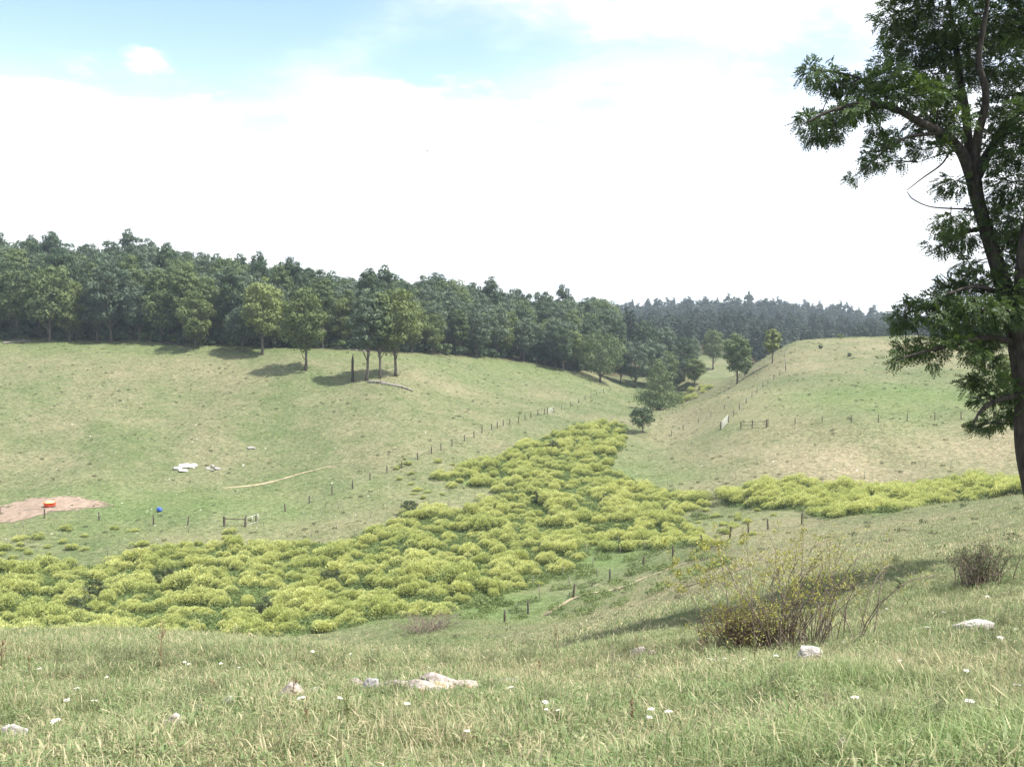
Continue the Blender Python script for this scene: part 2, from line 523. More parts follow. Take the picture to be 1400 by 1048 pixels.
def ground_mat():
    m, t = material('pasture')
    pos = t.n('ShaderNodeNewGeometry').outputs['Position']
    dry = t.n('ShaderNodeAttribute', attribute_name='dry').outputs['Fac']
    lush = t.n('ShaderNodeAttribute', attribute_name='lush').outputs['Fac']
    wood = t.n('ShaderNodeAttribute', attribute_name='wood').outputs['Fac']
    c = field_color(t, pos, dry, lush)
    # small dark weeds and pale stems between the grass
    v = t.n('ShaderNodeTexVoronoi', {'Vector': pos, 'Scale': 0.55, 'Randomness': 1.0})
    spot = t.math('MULTIPLY', t.remap(v.outputs['Distance'], 0.34, 0.12), t.remap(t.noise(pos, 0.2, 3), 0.42, 0.62))
    c = t.mix(t.math('MULTIPLY', spot, 0.4), c, (0.07, 0.09, 0.04))
    fine = t.noise(pos, 7.0, 4, 0.75)
    grain = t.noise(pos, 1.5, 6, 0.8)
    c = t.mix(1.0, c, t.mix(t.remap(grain, 0.33, 0.68), (0.55, 0.6, 0.55), (1.5, 1.45, 1.45)), 'MULTIPLY')
    c = t.mix(0.6, c, t.mix(fine, (0.12, 0.12, 0.12), (0.88, 0.88, 0.88)), 'OVERLAY')
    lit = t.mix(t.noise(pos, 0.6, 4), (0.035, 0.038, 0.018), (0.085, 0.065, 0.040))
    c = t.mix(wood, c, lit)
    hgt = t.math('ADD', t.math('MULTIPLY', t.noise(pos, 1.4, 5, 0.65), 0.6), t.math('MULTIPLY', fine, 0.25))
    b = t.n('ShaderNodeBump', {'Height': hgt, 'Strength': 0.6, 'Distance': 0.25})
    d = t.n('ShaderNodeBsdfPrincipled', {'Base Color': c, 'Roughness': 0.95, 'Normal': b.outputs[0], 'Specular IOR Level': 0.1})
    t.n('ShaderNodeOutputMaterial', {'Surface': d.outputs[0]})
    return m


def grass_mat():
    """blades take the field's own patchiness plus their own shade"""
    m, t = material('grass_blades')
    pos = t.n('ShaderNodeNewGeometry').outputs['Position']
    dry = t.n('ShaderNodeAttribute', attribute_name='dry', attribute_type='INSTANCER').outputs['Fac']
    lush = t.n('ShaderNodeAttribute', attribute_name='lush', attribute_type='INSTANCER').outputs['Fac']
    var = t.n('ShaderNodeAttribute', attribute_name='var').outputs['Fac']
    rnd = t.n('ShaderNodeObjectInfo').outputs['Random']
    dd = t.math('ADD', dry, t.math('MULTIPLY', t.math('SUBTRACT', t.math('ADD', var, t.math('MULTIPLY', rnd, 0.5)), 0.75), 1.25))
    c = field_color(t, pos, dd, lush, False)
    c = t.mix(1.0, c, t.mix(var, (1.9, 1.95, 1.8), (2.5, 2.45, 2.4)), 'MULTIPLY')
    d = t.n('ShaderNodeBsdfPrincipled', {'Base Color': c, 'Roughness': 0.55, 'Specular IOR Level': 0.3})
    tr = t.n('ShaderNodeBsdfTranslucent', {'Color': c})
    mx = t.n('ShaderNodeMixShader', {0: 0.35, 1: d.outputs[0], 2: tr.outputs[0]})
    t.n('ShaderNodeOutputMaterial', {'Surface': mx.outputs[0]})
    return m


def path_mat(name, c1, c2, scale=1.0):
    """bare earth with a ragged edge: 'edge' is 0 at the rim and 1 inside"""
    m, t = material(name)
    pos = t.n('ShaderNodeNewGeometry').outputs['Position']
    e = t.n('ShaderNodeAttribute', attribute_name='edge').outputs['Fac']
    n1 = t.noise(pos, 0.9 * scale, 5, 0.65)
    n2 = t.noise(pos, 6.0 * scale, 4, 0.65)
    c = t.mix(t.remap(n1, 0.35, 0.65), c1, c2)
    c = t.mix(0.3, c, t.mix(n2, (0, 0, 0), (1, 1, 1)), 'OVERLAY')
    a = t.remap(t.math('ADD', e, t.math('MULTIPLY', t.math('SUBTRACT', t.math('ADD', t.math('MULTIPLY', n1, 0.6), t.math('MULTIPLY', n2, 0.4)), 0.5), 2.2)), 0.30, 0.55)
    d = t.n('ShaderNodeBsdfPrincipled', {'Base Color': c, 'Roughness': 0.95, 'Specular IOR Level': 0.1})
    tr = t.n('ShaderNodeBsdfTransparent')
    mx = t.n('ShaderNodeMixShader', {0: a, 1: tr.outputs[0], 2: d.outputs[0]})
    t.n('ShaderNodeOutputMaterial', {'Surface': mx.outputs[0]})
    return m


def paint_mat(name, c, rough=0.5):
    m, t = material(name)
    pos = t.n('ShaderNodeTexCoord').outputs['Object']
    n1 = t.noise(pos, 5.0, 5, 0.6)
    cc = t.mix(t.remap(n1, 0.5, 0.75, 0.0, 0.4), c, tuple(q * 0.55 + 0.05 for q in c))
    d = t.n('ShaderNodeBsdfPrincipled', {'Base Color': cc, 'Roughness': rough})
    t.n('ShaderNodeOutputMaterial', {'Surface': d.outputs[0]})
    return m


M = {}
M['ground'] = ground_mat()
M['grass'] = grass_mat()
M['bark'] = rough_mat('bark', (0.07, 0.058, 0.048), (0.15, 0.13, 0.11), 3.0, 0.95, 0.8, (1, 1, 0.3))
M['bark_dark'] = rough_mat('bark_dark', (0.030, 0.025, 0.024), (0.070, 0.058, 0.052), 9.0, 0.95, 1.0, (1, 1, 0.22))
M['leaf_oak'] = leaf_mat('leaf_oak', (0.036, 0.064, 0.027), (0.155, 0.205, 0.080), .22)
M['leaf_dark'] = leaf_mat('leaf_dark', (0.024, 0.047, 0.025), (0.085, 0.126, 0.058), .2)
M['leaf_pale'] = leaf_mat('leaf_pale', (0.070, 0.105, 0.034), (0.165, 0.205, 0.070), .25)
M['leaf_bright'] = leaf_mat('leaf_bright', (0.105, 0.145, 0.045), (0.23, 0.27, 0.095), .28)
M['leaf_blue'] = leaf_mat('leaf_blue', (0.038, 0.064, 0.044), (0.140, 0.188, 0.112), .2)
M['leaf_locust'] = leaf_mat('leaf_locust', (0.026, 0.052, 0.016), (0.085, 0.140, 0.036), 0.36, 0.0, 0.5)
M['leaf_far'] = leaf_mat('leaf_far', (0.017, 0.031, 0.021), (0.052, 0.074, 0.044), 0.2, 0.5)
M['shrub_tip'] = leaf_mat('shrub_tip', (0.33, 0.395, 0.13), (0.62, 0.64, 0.27), 0.36, 0.45)
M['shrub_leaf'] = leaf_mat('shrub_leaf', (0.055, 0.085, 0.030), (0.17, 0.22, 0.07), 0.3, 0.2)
M['brown_twig'] = rough_mat('brown_twig', (0.13, 0.10, 0.08), (0.26, 0.21, 0.17), 8.0)
M['red_twig'] = rough_mat('red_twig', (0.07, 0.045, 0.035), (0.15, 0.10, 0.08), 8.0)
M['bush_leaf'] = leaf_mat('bush_leaf', (0.20, 0.23, 0.06), (0.42, 0.41, 0.12), 0.4, 0.0)
M['dull_leaf'] = leaf_mat('dull_leaf', (0.05, 0.075, 0.032), (0.12, 0.14, 0.06), 0.3, 0.0)
M['post'] = rough_mat('weathered_wood', (0.055, 0.045, 0.036), (0.13, 0.11, 0.09), 5.0, 0.95, 0.5, (1, 1, 0.15))
M['wire'] = paint_mat('wire', (0.25, 0.25, 0.26), 0.45)
M['stake'] = rough_mat('stake_wood', (0.17, 0.15, 0.12), (0.34, 0.31, 0.26), 5.0, 0.95, 0.4, (1, 1, 0.15))
M['deadwood'] = rough_mat('deadwood', (0.13, 0.115, 0.10), (0.30, 0.28, 0.25), 3.0, 0.95, 0.6, (1, 1, 0.2))
M['rock'] = rough_mat('limestone', (0.20, 0.17, 0.15), (0.46, 0.41, 0.37), 5.0, 0.95, 1.0, (1, 1, 1), (0.36, 0.23, 0.15))
M['rock_grey'] = rough_mat('grey_limestone', (0.20, 0.19, 0.19), (0.45, 0.43, 0.42), 6.0, 0.95, 0.8, (1, 1, 1), (0.14, 0.13, 0.13))
M['rock_pale'] = rough_mat('pale_limestone', (0.34, 0.31, 0.30), (0.62, 0.58, 0.56), 7.0, 0.95, 1.0, (1, 1, 1), (0.25, 0.22, 0.21))
M['lime'] = rough_mat('pale_stone', (0.55, 0.52, 0.48), (0.78, 0.76, 0.73), 2.0, 0.95, 0.5)
M['white_metal'] = paint_mat('white_metal', (0.55, 0.56, 0.56), 0.4)
M['orange'] = paint_mat('orange_plastic', (0.75, 0.10, 0.02), 0.45)
M['feed'] = rough_mat('mineral_feed', (0.80, 0.42, 0.10), (0.85, 0.62, 0.38), 6.0)
M['blue'] = paint_mat('blue_plastic', (0.03, 0.10, 0.50), 0.4)
M['flower'] = leaf_mat('flower', (0.70, 0.70, 0.64), (0.85, 0.84, 0.78), 0.25, 0.0)
M['stem'] = leaf_mat('stem', (0.10, 0.13, 0.04), (0.20, 0.22, 0.08), 0.2, 0.0)
M['dock'] = rough_mat('dry_dock', (0.16, 0.10, 0.06), (0.30, 0.21, 0.13), 20.0)
M['soil'] = path_mat('bare_soil', (0.20, 0.15, 0.115), (0.27, 0.21, 0.165))
M['path_dark'] = path_mat('trodden_path', (0.15, 0.125, 0.08), (0.22, 0.19, 0.125), 1.6)
M['path'] = path_mat('worn_path', (0.27, 0.22, 0.14), (0.36, 0.30, 0.20), 1.6)

# ------------------------------------------------------------------ ground sheet
fine_a = np.linspace(-38, 38, 381)
rest_a = np.arange(42, 320, 4.0)
ANG = np.radians(np.concatenate([fine_a, rest_a]))
RAD = np.exp(np.linspace(math.log(1.2), math.log(3000), 520))
gx = np.outer(RAD, np.sin(ANG))
gy = np.outer(RAD, np.cos(ANG))
gz = H(gx, gy)
nr, na = gx.shape
GV = np.vstack([np.stack([gx, gy, gz], -1).reshape(-1, 3), [[0, 0, hz(0, 0)]]])
ii, jj = np.meshgrid(np.arange(nr - 1), np.arange(na), indexing='ij')
kk = (jj + 1) % na
GQ = np.stack([ii * na + jj, (ii + 1) * na + jj, (ii + 1) * na + kk, ii * na + kk], -1).reshape(-1, 4)[:, ::-1]
GT = np.stack([np.full(na, nr * na), np.arange(na), (np.arange(na) + 1) % na], -1)[:, ::-1]
zd, zl, zw = zones(GV[:, 0], GV[:, 1])
gm = mesh_from('ground', GV, [GQ, GT], [M['ground']], {'dry': zd, 'lush': zl, 'wood': zw}, True)
tag(link('ground', gm), 'rolling pasture hills around a narrow valley', None, None, 'structure')


PATHS = []


def drape_strip(name, px_pts, width, label, mat, lift=0.05):
    P = ground(px_pts)[:, :2]
    seg = np.linalg.norm(np.diff(P, axis=0), axis=1)
    s = np.concatenate([[0], np.cumsum(seg)])
    u = np.arange(0, s[-1], 0.5)
    C = np.stack([np.interp(u, s, P[:, 0]), np.interp(u, s, P[:, 1])], -1)
    for _ in range(6):
        C[1:-1] = (C[:-2] + 2 * C[1:-1] + C[2:]) / 4
    PATHS.append((C, width))
    T = np.gradient(C, axis=0)
    T /= np.linalg.norm(T, axis=1, keepdims=True)
    N = np.stack([-T[:, 1], T[:, 0]], -1)
    wob = 0.7 + 0.6 * snoise(C[:, 0], C[:, 1], 7, 5)
    off = np.array([-1, -0.4, 0.4, 1])
    X = C[:, None] + N[:, None] * (off[None, :, None] * width / 2 * wob[:, None, None])
    V = np.dstack([X, H(X[..., 0], X[..., 1])[..., None] + lift])
    n = len(C)
    i, j = np.meshgrid(np.arange(n - 1), np.arange(3), indexing='ij')
    Q = np.stack([i * 4 + j, i * 4 + j + 1, (i + 1) * 4 + j + 1, (i + 1) * 4 + j], -1).reshape(-1, 4)
    endf = np.clip(np.minimum(u, u[-1] - u) / 4.0, 0, 1)
    e = np.tile(np.array([0, .75, .75, 0]), (n, 1)) * endf[:, None]
    me = mesh_from(name, V.reshape(-1, 3), [Q[:, ::-1]], [mat], {'edge': e.ravel()})
    return tag(link(name, me), label, None, None, 'structure')


drape_strip('cow_path', [(722, 850), (752, 836), (790, 815), (838, 793 + 14), (880, 790), (930, 771), (985, 757)], 1.1, 'worn pale path below the wooden fence on the near hillside', M['path'], 0.06)
drape_strip('cow_path', [(820, 842), (880, 822), (940, 802), (1000, 785), (1060, 765), (1130, 738), (1200, 708), (1260, 700)], 0.40, 'faint trodden path crossing the hillside above the fence', M['path_dark'], 0.06)
drape_strip('cow_path', [(290, 669), (330, 665), (365, 660), (400, 651), (440, 640), (475, 630)], 0.9, 'thin pale path curving over the pasture toward the fence', M['path'], 0.06)

# dirt patch round the feeder
dc = gp(62, 691)
dm, dth = [], np.linspace(0, 2 * math.pi, 73)[:-1]
rad = np.array([0, 0.25, 0.5, 0.7, 0.85, 1.0])
wobr = 1 + 0.12 * np.sin(dth * 3 + 1) + 0.08 * np.sin(dth * 7)
X = dc[0] - 1.5 + rad[:, None] * 11.5 * np.cos(dth)[None] * wobr
Y = dc[1] + rad[:, None] * 7.0 * np.sin(dth)[None] * wobr
V = np.stack([X, Y, H(X, Y) + 0.06], -1).reshape(-1, 3)
i, j = np.meshgrid(np.arange(5), np.arange(72), indexing='ij')
Q = np.stack([i * 72 + j, (i + 1) * 72 + j, (i + 1) * 72 + (j + 1) % 72, i * 72 + (j + 1) % 72], -1).reshape(-1, 4)
me = mesh_from('dirt_patch', V, [Q], [M['soil']], {'edge': np.repeat(np.array([1, .95, .8, .6, .35, -.3]), 72)})
tag(link('dirt_patch', me), 'bare reddish soil trampled around the orange feeder', None, None, 'structure')


# ------------------------------------------------------------------ scattering (countless plants as one stuff object)
def scatter(name, P, rot, scl, idx, meshes, label, attrs=None):
    src = bpy.data.collections.new(name + '_source')
    for k, m in enumerate(meshes):
        o = bpy.data.objects.new('%s_source_%02d' % (name, k), m)
        src.objects.link(o)
    me = bpy.data.meshes.new(name)
    me.vertices.add(len(P))
    me.vertices.foreach_set('co', np.asarray(P, np.float32).ravel())
    a = me.attributes.new('rot', 'FLOAT_VECTOR', 'POINT')
    a.data.foreach_set('vector', np.asarray(rot, np.float32).ravel())
    a = me.attributes.new('scl', 'FLOAT_VECTOR', 'POINT')
    scl = np.asarray(scl, np.float32)
    if scl.ndim == 1:
        scl = np.repeat(scl[:, None], 3, 1)
    a.data.foreach_set('vector', scl.ravel())
    a = me.attributes.new('idx', 'INT', 'POINT')
    a.data.foreach_set('value', np.asarray(idx, np.int32))
    for k, v in (attrs or {}).items():
        a = me.attributes.new(k, 'FLOAT', 'POINT')
        a.data.foreach_set('value', np.asarray(v, np.float32))
    o = link(name, me)
    ng = bpy.data.node_groups.new(name, 'GeometryNodeTree')
    ng.interface.new_socket('Geometry', in_out='INPUT', socket_type='NodeSocketGeometry')
    ng.interface.new_socket('Geometry', in_out='OUTPUT', socket_type='NodeSocketGeometry')
    gi, go = ng.nodes.new('NodeGroupInput'), ng.nodes.new('NodeGroupOutput')
    ci = ng.nodes.new('GeometryNodeCollectionInfo')
    ci.inputs['Collection'].default_value = src
    ci.inputs['Separate Children'].default_value = True
    ci.inputs['Reset Children'].default_value = True
    iop = ng.nodes.new('GeometryNodeInstanceOnPoints')
    iop.inputs['Pick Instance'].default_value = True

    def named(nm, dt):
        nd = ng.nodes.new('GeometryNodeInputNamedAttribute')
        nd.data_type = dt
        nd.inputs['Name'].default_value = nm
        return [s for s in nd.outputs if s.enabled and s.name == 'Attribute'][0]
    L = ng.links.new
    L(gi.outputs[0], iop.inputs['Points'])
    L(ci.outputs[0], iop.inputs['Instance'])
    L(named('idx', 'INT'), iop.inputs['Instance Index'])
    L(named('rot', 'FLOAT_VECTOR'), iop.inputs['Rotation'])
    L(named('scl', 'FLOAT_VECTOR'), iop.inputs['Scale'])
    L(iop.outputs[0], go.inputs[0])
    md = o.modifiers.new('scatter', 'NODES')
    md.node_group = ng
    return tag(o, label, None, None, 'stuff')


def tuft(seed, n, spread, lmin, lmax, wd, lean=0.6, stalks=0):
    g = np.random.default_rng(seed)
    V, T, Q, A = [], [], [], []
    for k in range(n + stalks):
        st = k >= n
        b = np.append(g.normal(0, spread, 2), -0.03)
        az = g.uniform(0, 2 * math.pi)
        L = g.uniform(lmin, lmax) * (1.7 if st else 1)
        le = g.uniform(0.1, lean) * (0.5 if st else 1)
        d = np.array([math.cos(az), math.sin(az), 0])
        sd = np.array([-d[1], d[0], 0]) * wd * (0.5 if st else g.uniform(0.6, 1.2))
        p1 = b + np.array([0, 0, L * 0.55]) + d * L * le * 0.35
        p2 = b + np.array([0, 0, L * (0.95 - 0.35 * le)]) + d * L * le
        i = len(V)
        V += [b - sd, b + sd, p1 - sd * 0.8, p1 + sd * 0.8, p2]
        Q.append((i, i + 1, i + 3, i + 2))
        T.append((i + 2, i + 3, i + 4))
        A += [1.0 if st else g.uniform(0, 1) ** 1.3] * 5
        if st:                                     # seed head
            i = len(V)
            u = (p2 - p1) / np.linalg.norm(p2 - p1)
            V += [p2 - u * 0.01, p2 + sd * 2.2 + u * 0.03, p2 + u * 0.09, p2 - sd * 2.2 + u * 0.03]
            Q.append((i, i + 1, i + 2, i + 3))
            A += [0.95] * 4
    return mesh_from('tuft', np.array(V), [np.array(Q), np.array(T)], [M['grass']], {'var': A})


near_tufts = [tuft(k, 32, 0.10, 0.05, 0.17, 0.0042, 1.3, stalks=(1 if k % 4 == 0 else 0)) for k in range(8)]
low_tufts = [tuft(30 + k, 30, 0.12, 0.03, 0.09, 0.0075, 1.5) for k in range(6)]
mid_tufts = [tuft(50 + k, 30, 0.26, 0.05, 0.17, 0.013, 1.3, stalks=1) for k in range(5)]
far_tufts = [tuft(70 + k, 30, 0.40, 0.07, 0.22, 0.03, 1.3) for k in range(5)]


def forb(seed):
    g = np.random.default_rng(seed)
    mb = MB()
    n = 26
    a = g.uniform(0, 6.28, n)
    q = np.sqrt(g.uniform(0, 1, n)) * .12
    z = g.uniform(.02, .09, n)
    ln = g.uniform(.022, .042, n)
    mb.cards(np.stack([q * np.cos(a), q * np.sin(a), z], -1), np.stack([np.cos(a), np.sin(a), .2 + 0 * a], -1), g.normal(0, .4, (n, 3)) + [0, 0, 1], ln, ln * .55, g.uniform(0, .45, n))
    return mb.mesh('forb', [M['grass']])


forbs = [forb(90 + k) for k in range(3)]


def wedge(n, d0, d1, half=0.66):
    """random points of even ground density in the wedge ahead"""
    d = np.sqrt(rng.uniform(d0 * d0, d1 * d1, n))
    return np.stack([d * rng.uniform(-half, half, n), d], -1)


def lay(name, XY, meshes, smin, smax, label, tilt=0.15, tall=1.0):
    for C_, w_ in PATHS:
        if C_[:, 1].min() > XY[:, 1].max() or C_[:, 1].max() < XY[:, 1].min():
            continue
        dm_ = np.full(len(XY), 9.0)
        for i_ in range(0, len(C_), 2):
            dm_ = np.minimum(dm_, np.hypot(XY[:, 0] - C_[i_, 0], XY[:, 1] - C_[i_, 1]))
        XY = XY[dm_ > .6 * w_ + .15]
    XY = XY[np.hypot((XY[:, 0] - dc[0] + 1.5) / 10, (XY[:, 1] - dc[1]) / 6) > 1]
    x, y = XY[:, 0], XY[:, 1]
    n = len(x)
    P = np.stack([x, y, H(x, y)], -1)
    rot = np.stack([rng.normal(0, tilt, n), rng.normal(0, tilt, n), rng.uniform(0, 6.28, n)], -1)
    d_, l_, _w = zones(x, y)
    s = rng.uniform(smin, smax, n) * (0.75 + 0.5 * snoise(x, y, 3.0, 9))
    return scatter(name, P, rot, s, rng.integers(0, len(meshes), n), meshes, label, {'dry': d_, 'lush': l_})


XY = wedge(75000, 4.5, 33)
keep = rng.uniform(0, 1, len(XY)) < np.clip(1.25 - XY[:, 1] / 36, 0.3, 1)
lay('foreground_grass', XY[keep], near_tufts + low_tufts + forbs, 0.6, 1.4, 'uneven green and straw grass covering the near slope')
long_tufts = [tuft(110 + k, 46, 0.10, 0.16, 0.36, 0.0045, 1.2, stalks=1) for k in range(4)]
LG = []
for px_, py_, rx_, ry_, n_ in ((1330, 1020, 1.0, .5, 150), (1150, 925, 1.0, .5, 110), (1390, 960, .8, .6, 90), (1060, 1040, .7, .4, 60), (650, 900, 3.0, 1.5, 160), (380, 905, 3, 1.2, 120), (1180, 860, 1.6, .8, 130), (150, 960, 1.0, .8, 50), (520, 1010, .8, .5, 50), (880, 900, 2, 1, 90), (1290, 900, 1.2, 1, 60), (30, 935, 2, 1.5, 60)):
    c_ = gp(px_, py_)
    LG.append(c_[:2] + rng.normal(0, 1, (n_, 2)) * [rx_, ry_])
lay('long_grass', np.vstack(LG), long_tufts, .6, 1.15, 'longer grass growing in clumps on the near slope')
XY = wedge(60000, 30, 150)
keep = rng.uniform(0, 1, len(XY)) < np.clip(1.5 - XY[:, 1] / 130, 0.35, 1)
lay('hillside_grass', XY[keep], mid_tufts, 0.7, 1.3, 'grazed grass on the hillside and valley floor')
XY = wedge(70000, 140, 330)
keep = (rng.uniform(0, 1, len(XY)) < 0.25 + 0.75 * snoise(XY[:, 0], XY[:, 1], 17, 4)) & (XY[:, 1] < edge_d(XY[:, 0], XY[:, 1]) + 4)
lay('pasture_grass', XY[keep], far_tufts, 0.5, 1.25, 'short tufted grass on the far pastures')


# ------------------------------------------------------------------ trees
def tree_meshes(seed, h, width, base, leaf, nleaf, lsize, bark='bark', lobes=22, skirt=0, cone=0.0, droop=0.0):
    """trunk mesh with limbs, and crown mesh of leaf clumps; root at the origin"""
    g = np.random.default_rng(seed)
    tb, cb = MB(), MB()
    n = 9
    zz = np.linspace(-0.5, h * 0.84, n)
    bend = np.cumsum(g.normal(0, 0.010 * h, (n, 2)), 0) * 0.6
    bend -= bend[0]
    path = np.stack([bend[:, 0], bend[:, 1], zz], -1)
    r0 = 0.0135 * h + 0.07
    rr = r0 * np.clip(1 - np.linspace(0, 1, n) * 0.9, 0.08, 1)
    rr[0] *= 1.5
    tb.tube(path, rr, 8)
    C, Rd = [], []
    cen = np.array([0, 0, h * (base + (1 - base) * 0.5)])
    hv = h * (1 - base) * 0.5
    tries = 0
    while len(C) < lobes and tries < 4000:
        tries += 1
        d = g.normal(size=3)
        d /= np.linalg.norm(d)
        rad_ = g.uniform(0.35, 1.0) ** 0.5
        zrel = d[2] * rad_
        taper = 1 - cone * (zrel * 0.5 + 0.5)
        p = cen + np.array([d[0] * rad_ * width * 0.5 * taper, d[1] * rad_ * width * 0.5 * taper, zrel * hv]) * 0.80
        r = g.uniform(0.095, 0.19) * width * (1.0 - 0.25 * max(zrel, 0))
        if all(np.linalg.norm(p - c) > 0.60 * (r + q) for c, q in zip(C, Rd)):
            C.append(p)
            Rd.append(r)
    for q in range(skirt):
        a = q * 2 * math.pi / skirt + g.uniform(-.2, .2)
        C.append(np.array([math.cos(a) * width * .33, math.sin(a) * width * .33, h * g.uniform(.10, .22)]))
        Rd.append(width * g.uniform(.16, .22))
    C, Rd = np.array(C), np.array(Rd)
    for c in C:
        z0 = min(max(c[2] - g.uniform(0.10, 0.28) * h, base * h * 0.75), h * 0.8)
        b = np.array([np.interp(z0, zz, path[:, 0]), np.interp(z0, zz, path[:, 1]), z0])
        m = b * 0.5 + c * 0.5 + np.array([0, 0, 0.05 * h * g.uniform(-.3, .6)])
        rb = r0 * 0.36 * np.clip(1 - z0 / h, 0.2, 1)
        tb.tube([b, (b + m) / 2 + g.normal(0, .01 * h, 3), m, c], [rb, rb * .8, rb * .6, rb * .25], 5)
    wts = Rd ** 2
    pick = g.choice(len(C), nleaf, p=wts / wts.sum())
    d = g.normal(size=(nleaf, 3))
    d /= np.linalg.norm(d, axis=1, keepdims=True)
    d[:, 2] = np.where((d[:, 2] < -0.35) & (g.uniform(size=nleaf) < .6), -d[:, 2], d[:, 2])
    rr_ = Rd[pick] * (0.62 + 0.44 * g.uniform(size=nleaf) ** 0.7)
    bump = 1 + 0.22 * np.sin(d[:, 0] * 7 + pick) * np.sin(d[:, 1] * 6 + pick * 1.7)
    P = C[pick] + d * (rr_ * bump)[:, None] * np.array([1, 1, 0.82])
    stray = g.uniform(size=nleaf) < .22
    P[stray] += g.normal(0, .028 * width, (int(stray.sum()), 3))
    P[:, 2] -= droop * np.hypot(P[:, 0], P[:, 1])
    N = d * 1.5 + [0, 0, .35] + g.normal(0, 0.5, (nleaf, 3))
    D = g.normal(size=(nleaf, 3)) + np.array([0, 0, -0.4])
    D -= (D * d).sum(1, keepdims=True) * d * .8
    lobev = g.uniform(0, 1, len(C))
    var = np.clip(0.45 * g.uniform(0, 1, nleaf) + 0.55 * lobev[pick], 0, 1)
    ls = lsize * g.uniform(0.55, 1.3, nleaf)
    cb.cards(P, D, N, ls, ls * 0.66, var)
    return tb.mesh('trunk', [M[bark]], True), cb.mesh('crown', [M[leaf]])


def plant_tree(name, meshes, loc, label, group=None, sc=1.0, rotz=0.0, cat='tree', sz=None):
    e = bpy.data.objects.new(name, None)
    e.empty_display_size = 0.5
    col.objects.link(e)
    e.location = tuple(float(q) for q in loc)
    e.rotation_euler = (0, 0, rotz)
    e.scale = (sc, sc, sz if sz else sc)
    tag(e, label, cat, group)
    for nm, me in zip(('trunk', 'crown'), meshes):
        link(nm, me, e)
    return e


NL = 6000
VAR = [
    tree_meshes(101, 20, 13, 0.10, 'leaf_oak', NL, 0.56, lobes=46),
    tree_meshes(102, 21, 11, 0.10, 'leaf_dark', NL, 0.54, lobes=42),
    tree_meshes(103, 19, 12, 0.08, 'leaf_blue', NL, 0.55, lobes=46),
    tree_meshes(104, 22, 10, 0.16, 'leaf_oak', NL, 0.54, lobes=44, cone=0.25),
    tree_meshes(105, 18, 12, 0.06, 'leaf_pale', NL, 0.54, lobes=42),
    tree_meshes(106, 23, 9.5, 0.16, 'leaf_dark', NL, 0.52, lobes=44, cone=0.35),
    tree_meshes(107, 20, 12, 0.12, 'leaf_blue', NL, 0.56, lobes=46),
]
VLAB = ['rounded mid-green tree', 'dark green tree', 'blue-green leafy tree', 'tall green tree', 'pale green tree', 'narrow dark tree', 'broad blue-green tree']
FAR = [
    tree_meshes(121, 18, 11, 0.10, 'leaf_far', 1500, 1.0, lobes=28),
    tree_meshes(122, 20, 10, 0.10, 'leaf_far', 1500, 0.95, lobes=28, cone=0.3),
    tree_meshes(123, 21, 9, 0.12, 'leaf_far', 1500, 0.9, lobes=30, cone=0.5),
    tree_meshes(124, 17, 12, 0.08, 'leaf_far', 1500, 1.0, lobes=30),
]

# front rows of the wood, each a tree of its own
rows = [(2.5, 6.2, 'front row of the wood edge'), (8.5, 6.5, 'second row of the wood'), (15.5, 7.0, 'third row of the wood')]
cnt = 0
for off, sp, where in rows:
    a = -0.60
    while a < 0.088:
        d = float(np.interp(a, EDGE_A, EDGE_D)) + off + rng.uniform(-2.2, 2.2)
        x = a * d + rng.uniform(-1, 1)
        k = int(rng.integers(0, len(VAR)))
        far_r = np.clip((a - 0.0) / 0.09, 0, 1)
        s = rng.uniform(0.78, 1.06) * (1.0 - 0.12 * far_r) * (1 + .12 * np.clip((-.3 - a) / .15, 0, 1)) * (0.86 if off < 4 and rng.uniform() < .35 else 1.0)
        tier = where + (' above the pasture crest' if a < -0.27 else (' behind the lone field trees' if a < -0.08 else ' running down to the valley'))
        plant_tree('woodland_tree', VAR[k], (x, d, hz(x, d)), VLAB[k] + ' in the ' + tier, 'trees along the edge of the wood', s, rng.uniform(0, 6.28), sz=s * rng.uniform(0.92, 1.1))
        cnt += 1
        a += sp * rng.uniform(0.8, 1.25) / d

# the mass of the wood behind, and the far ridges
def forest(n, a0, a1, fd0, fd1, gap):
    a = rng.uniform(a0, a1, n)
    d0 = np.array([fd0(q) for q in a])
    d1 = np.array([fd1(q) for q in a])
    d = np.sqrt(rng.uniform(0, 1, n) * (d1 ** 2 - d0 ** 2) + d0 ** 2)
    P = np.stack([a * d, d], -1)
    cell = {}
    out = []
    for p in P:
        key = (int(p[0] // gap), int(p[1] // gap))
        if any(np.hypot(*(p - q)) < gap for i in (-1, 0, 1) for j in (-1, 0, 1) for q in cell.get((key[0] + i, key[1] + j), [])):
            continue
        cell.setdefault(key, []).append(p)
        out.append(p)
    return np.array(out)


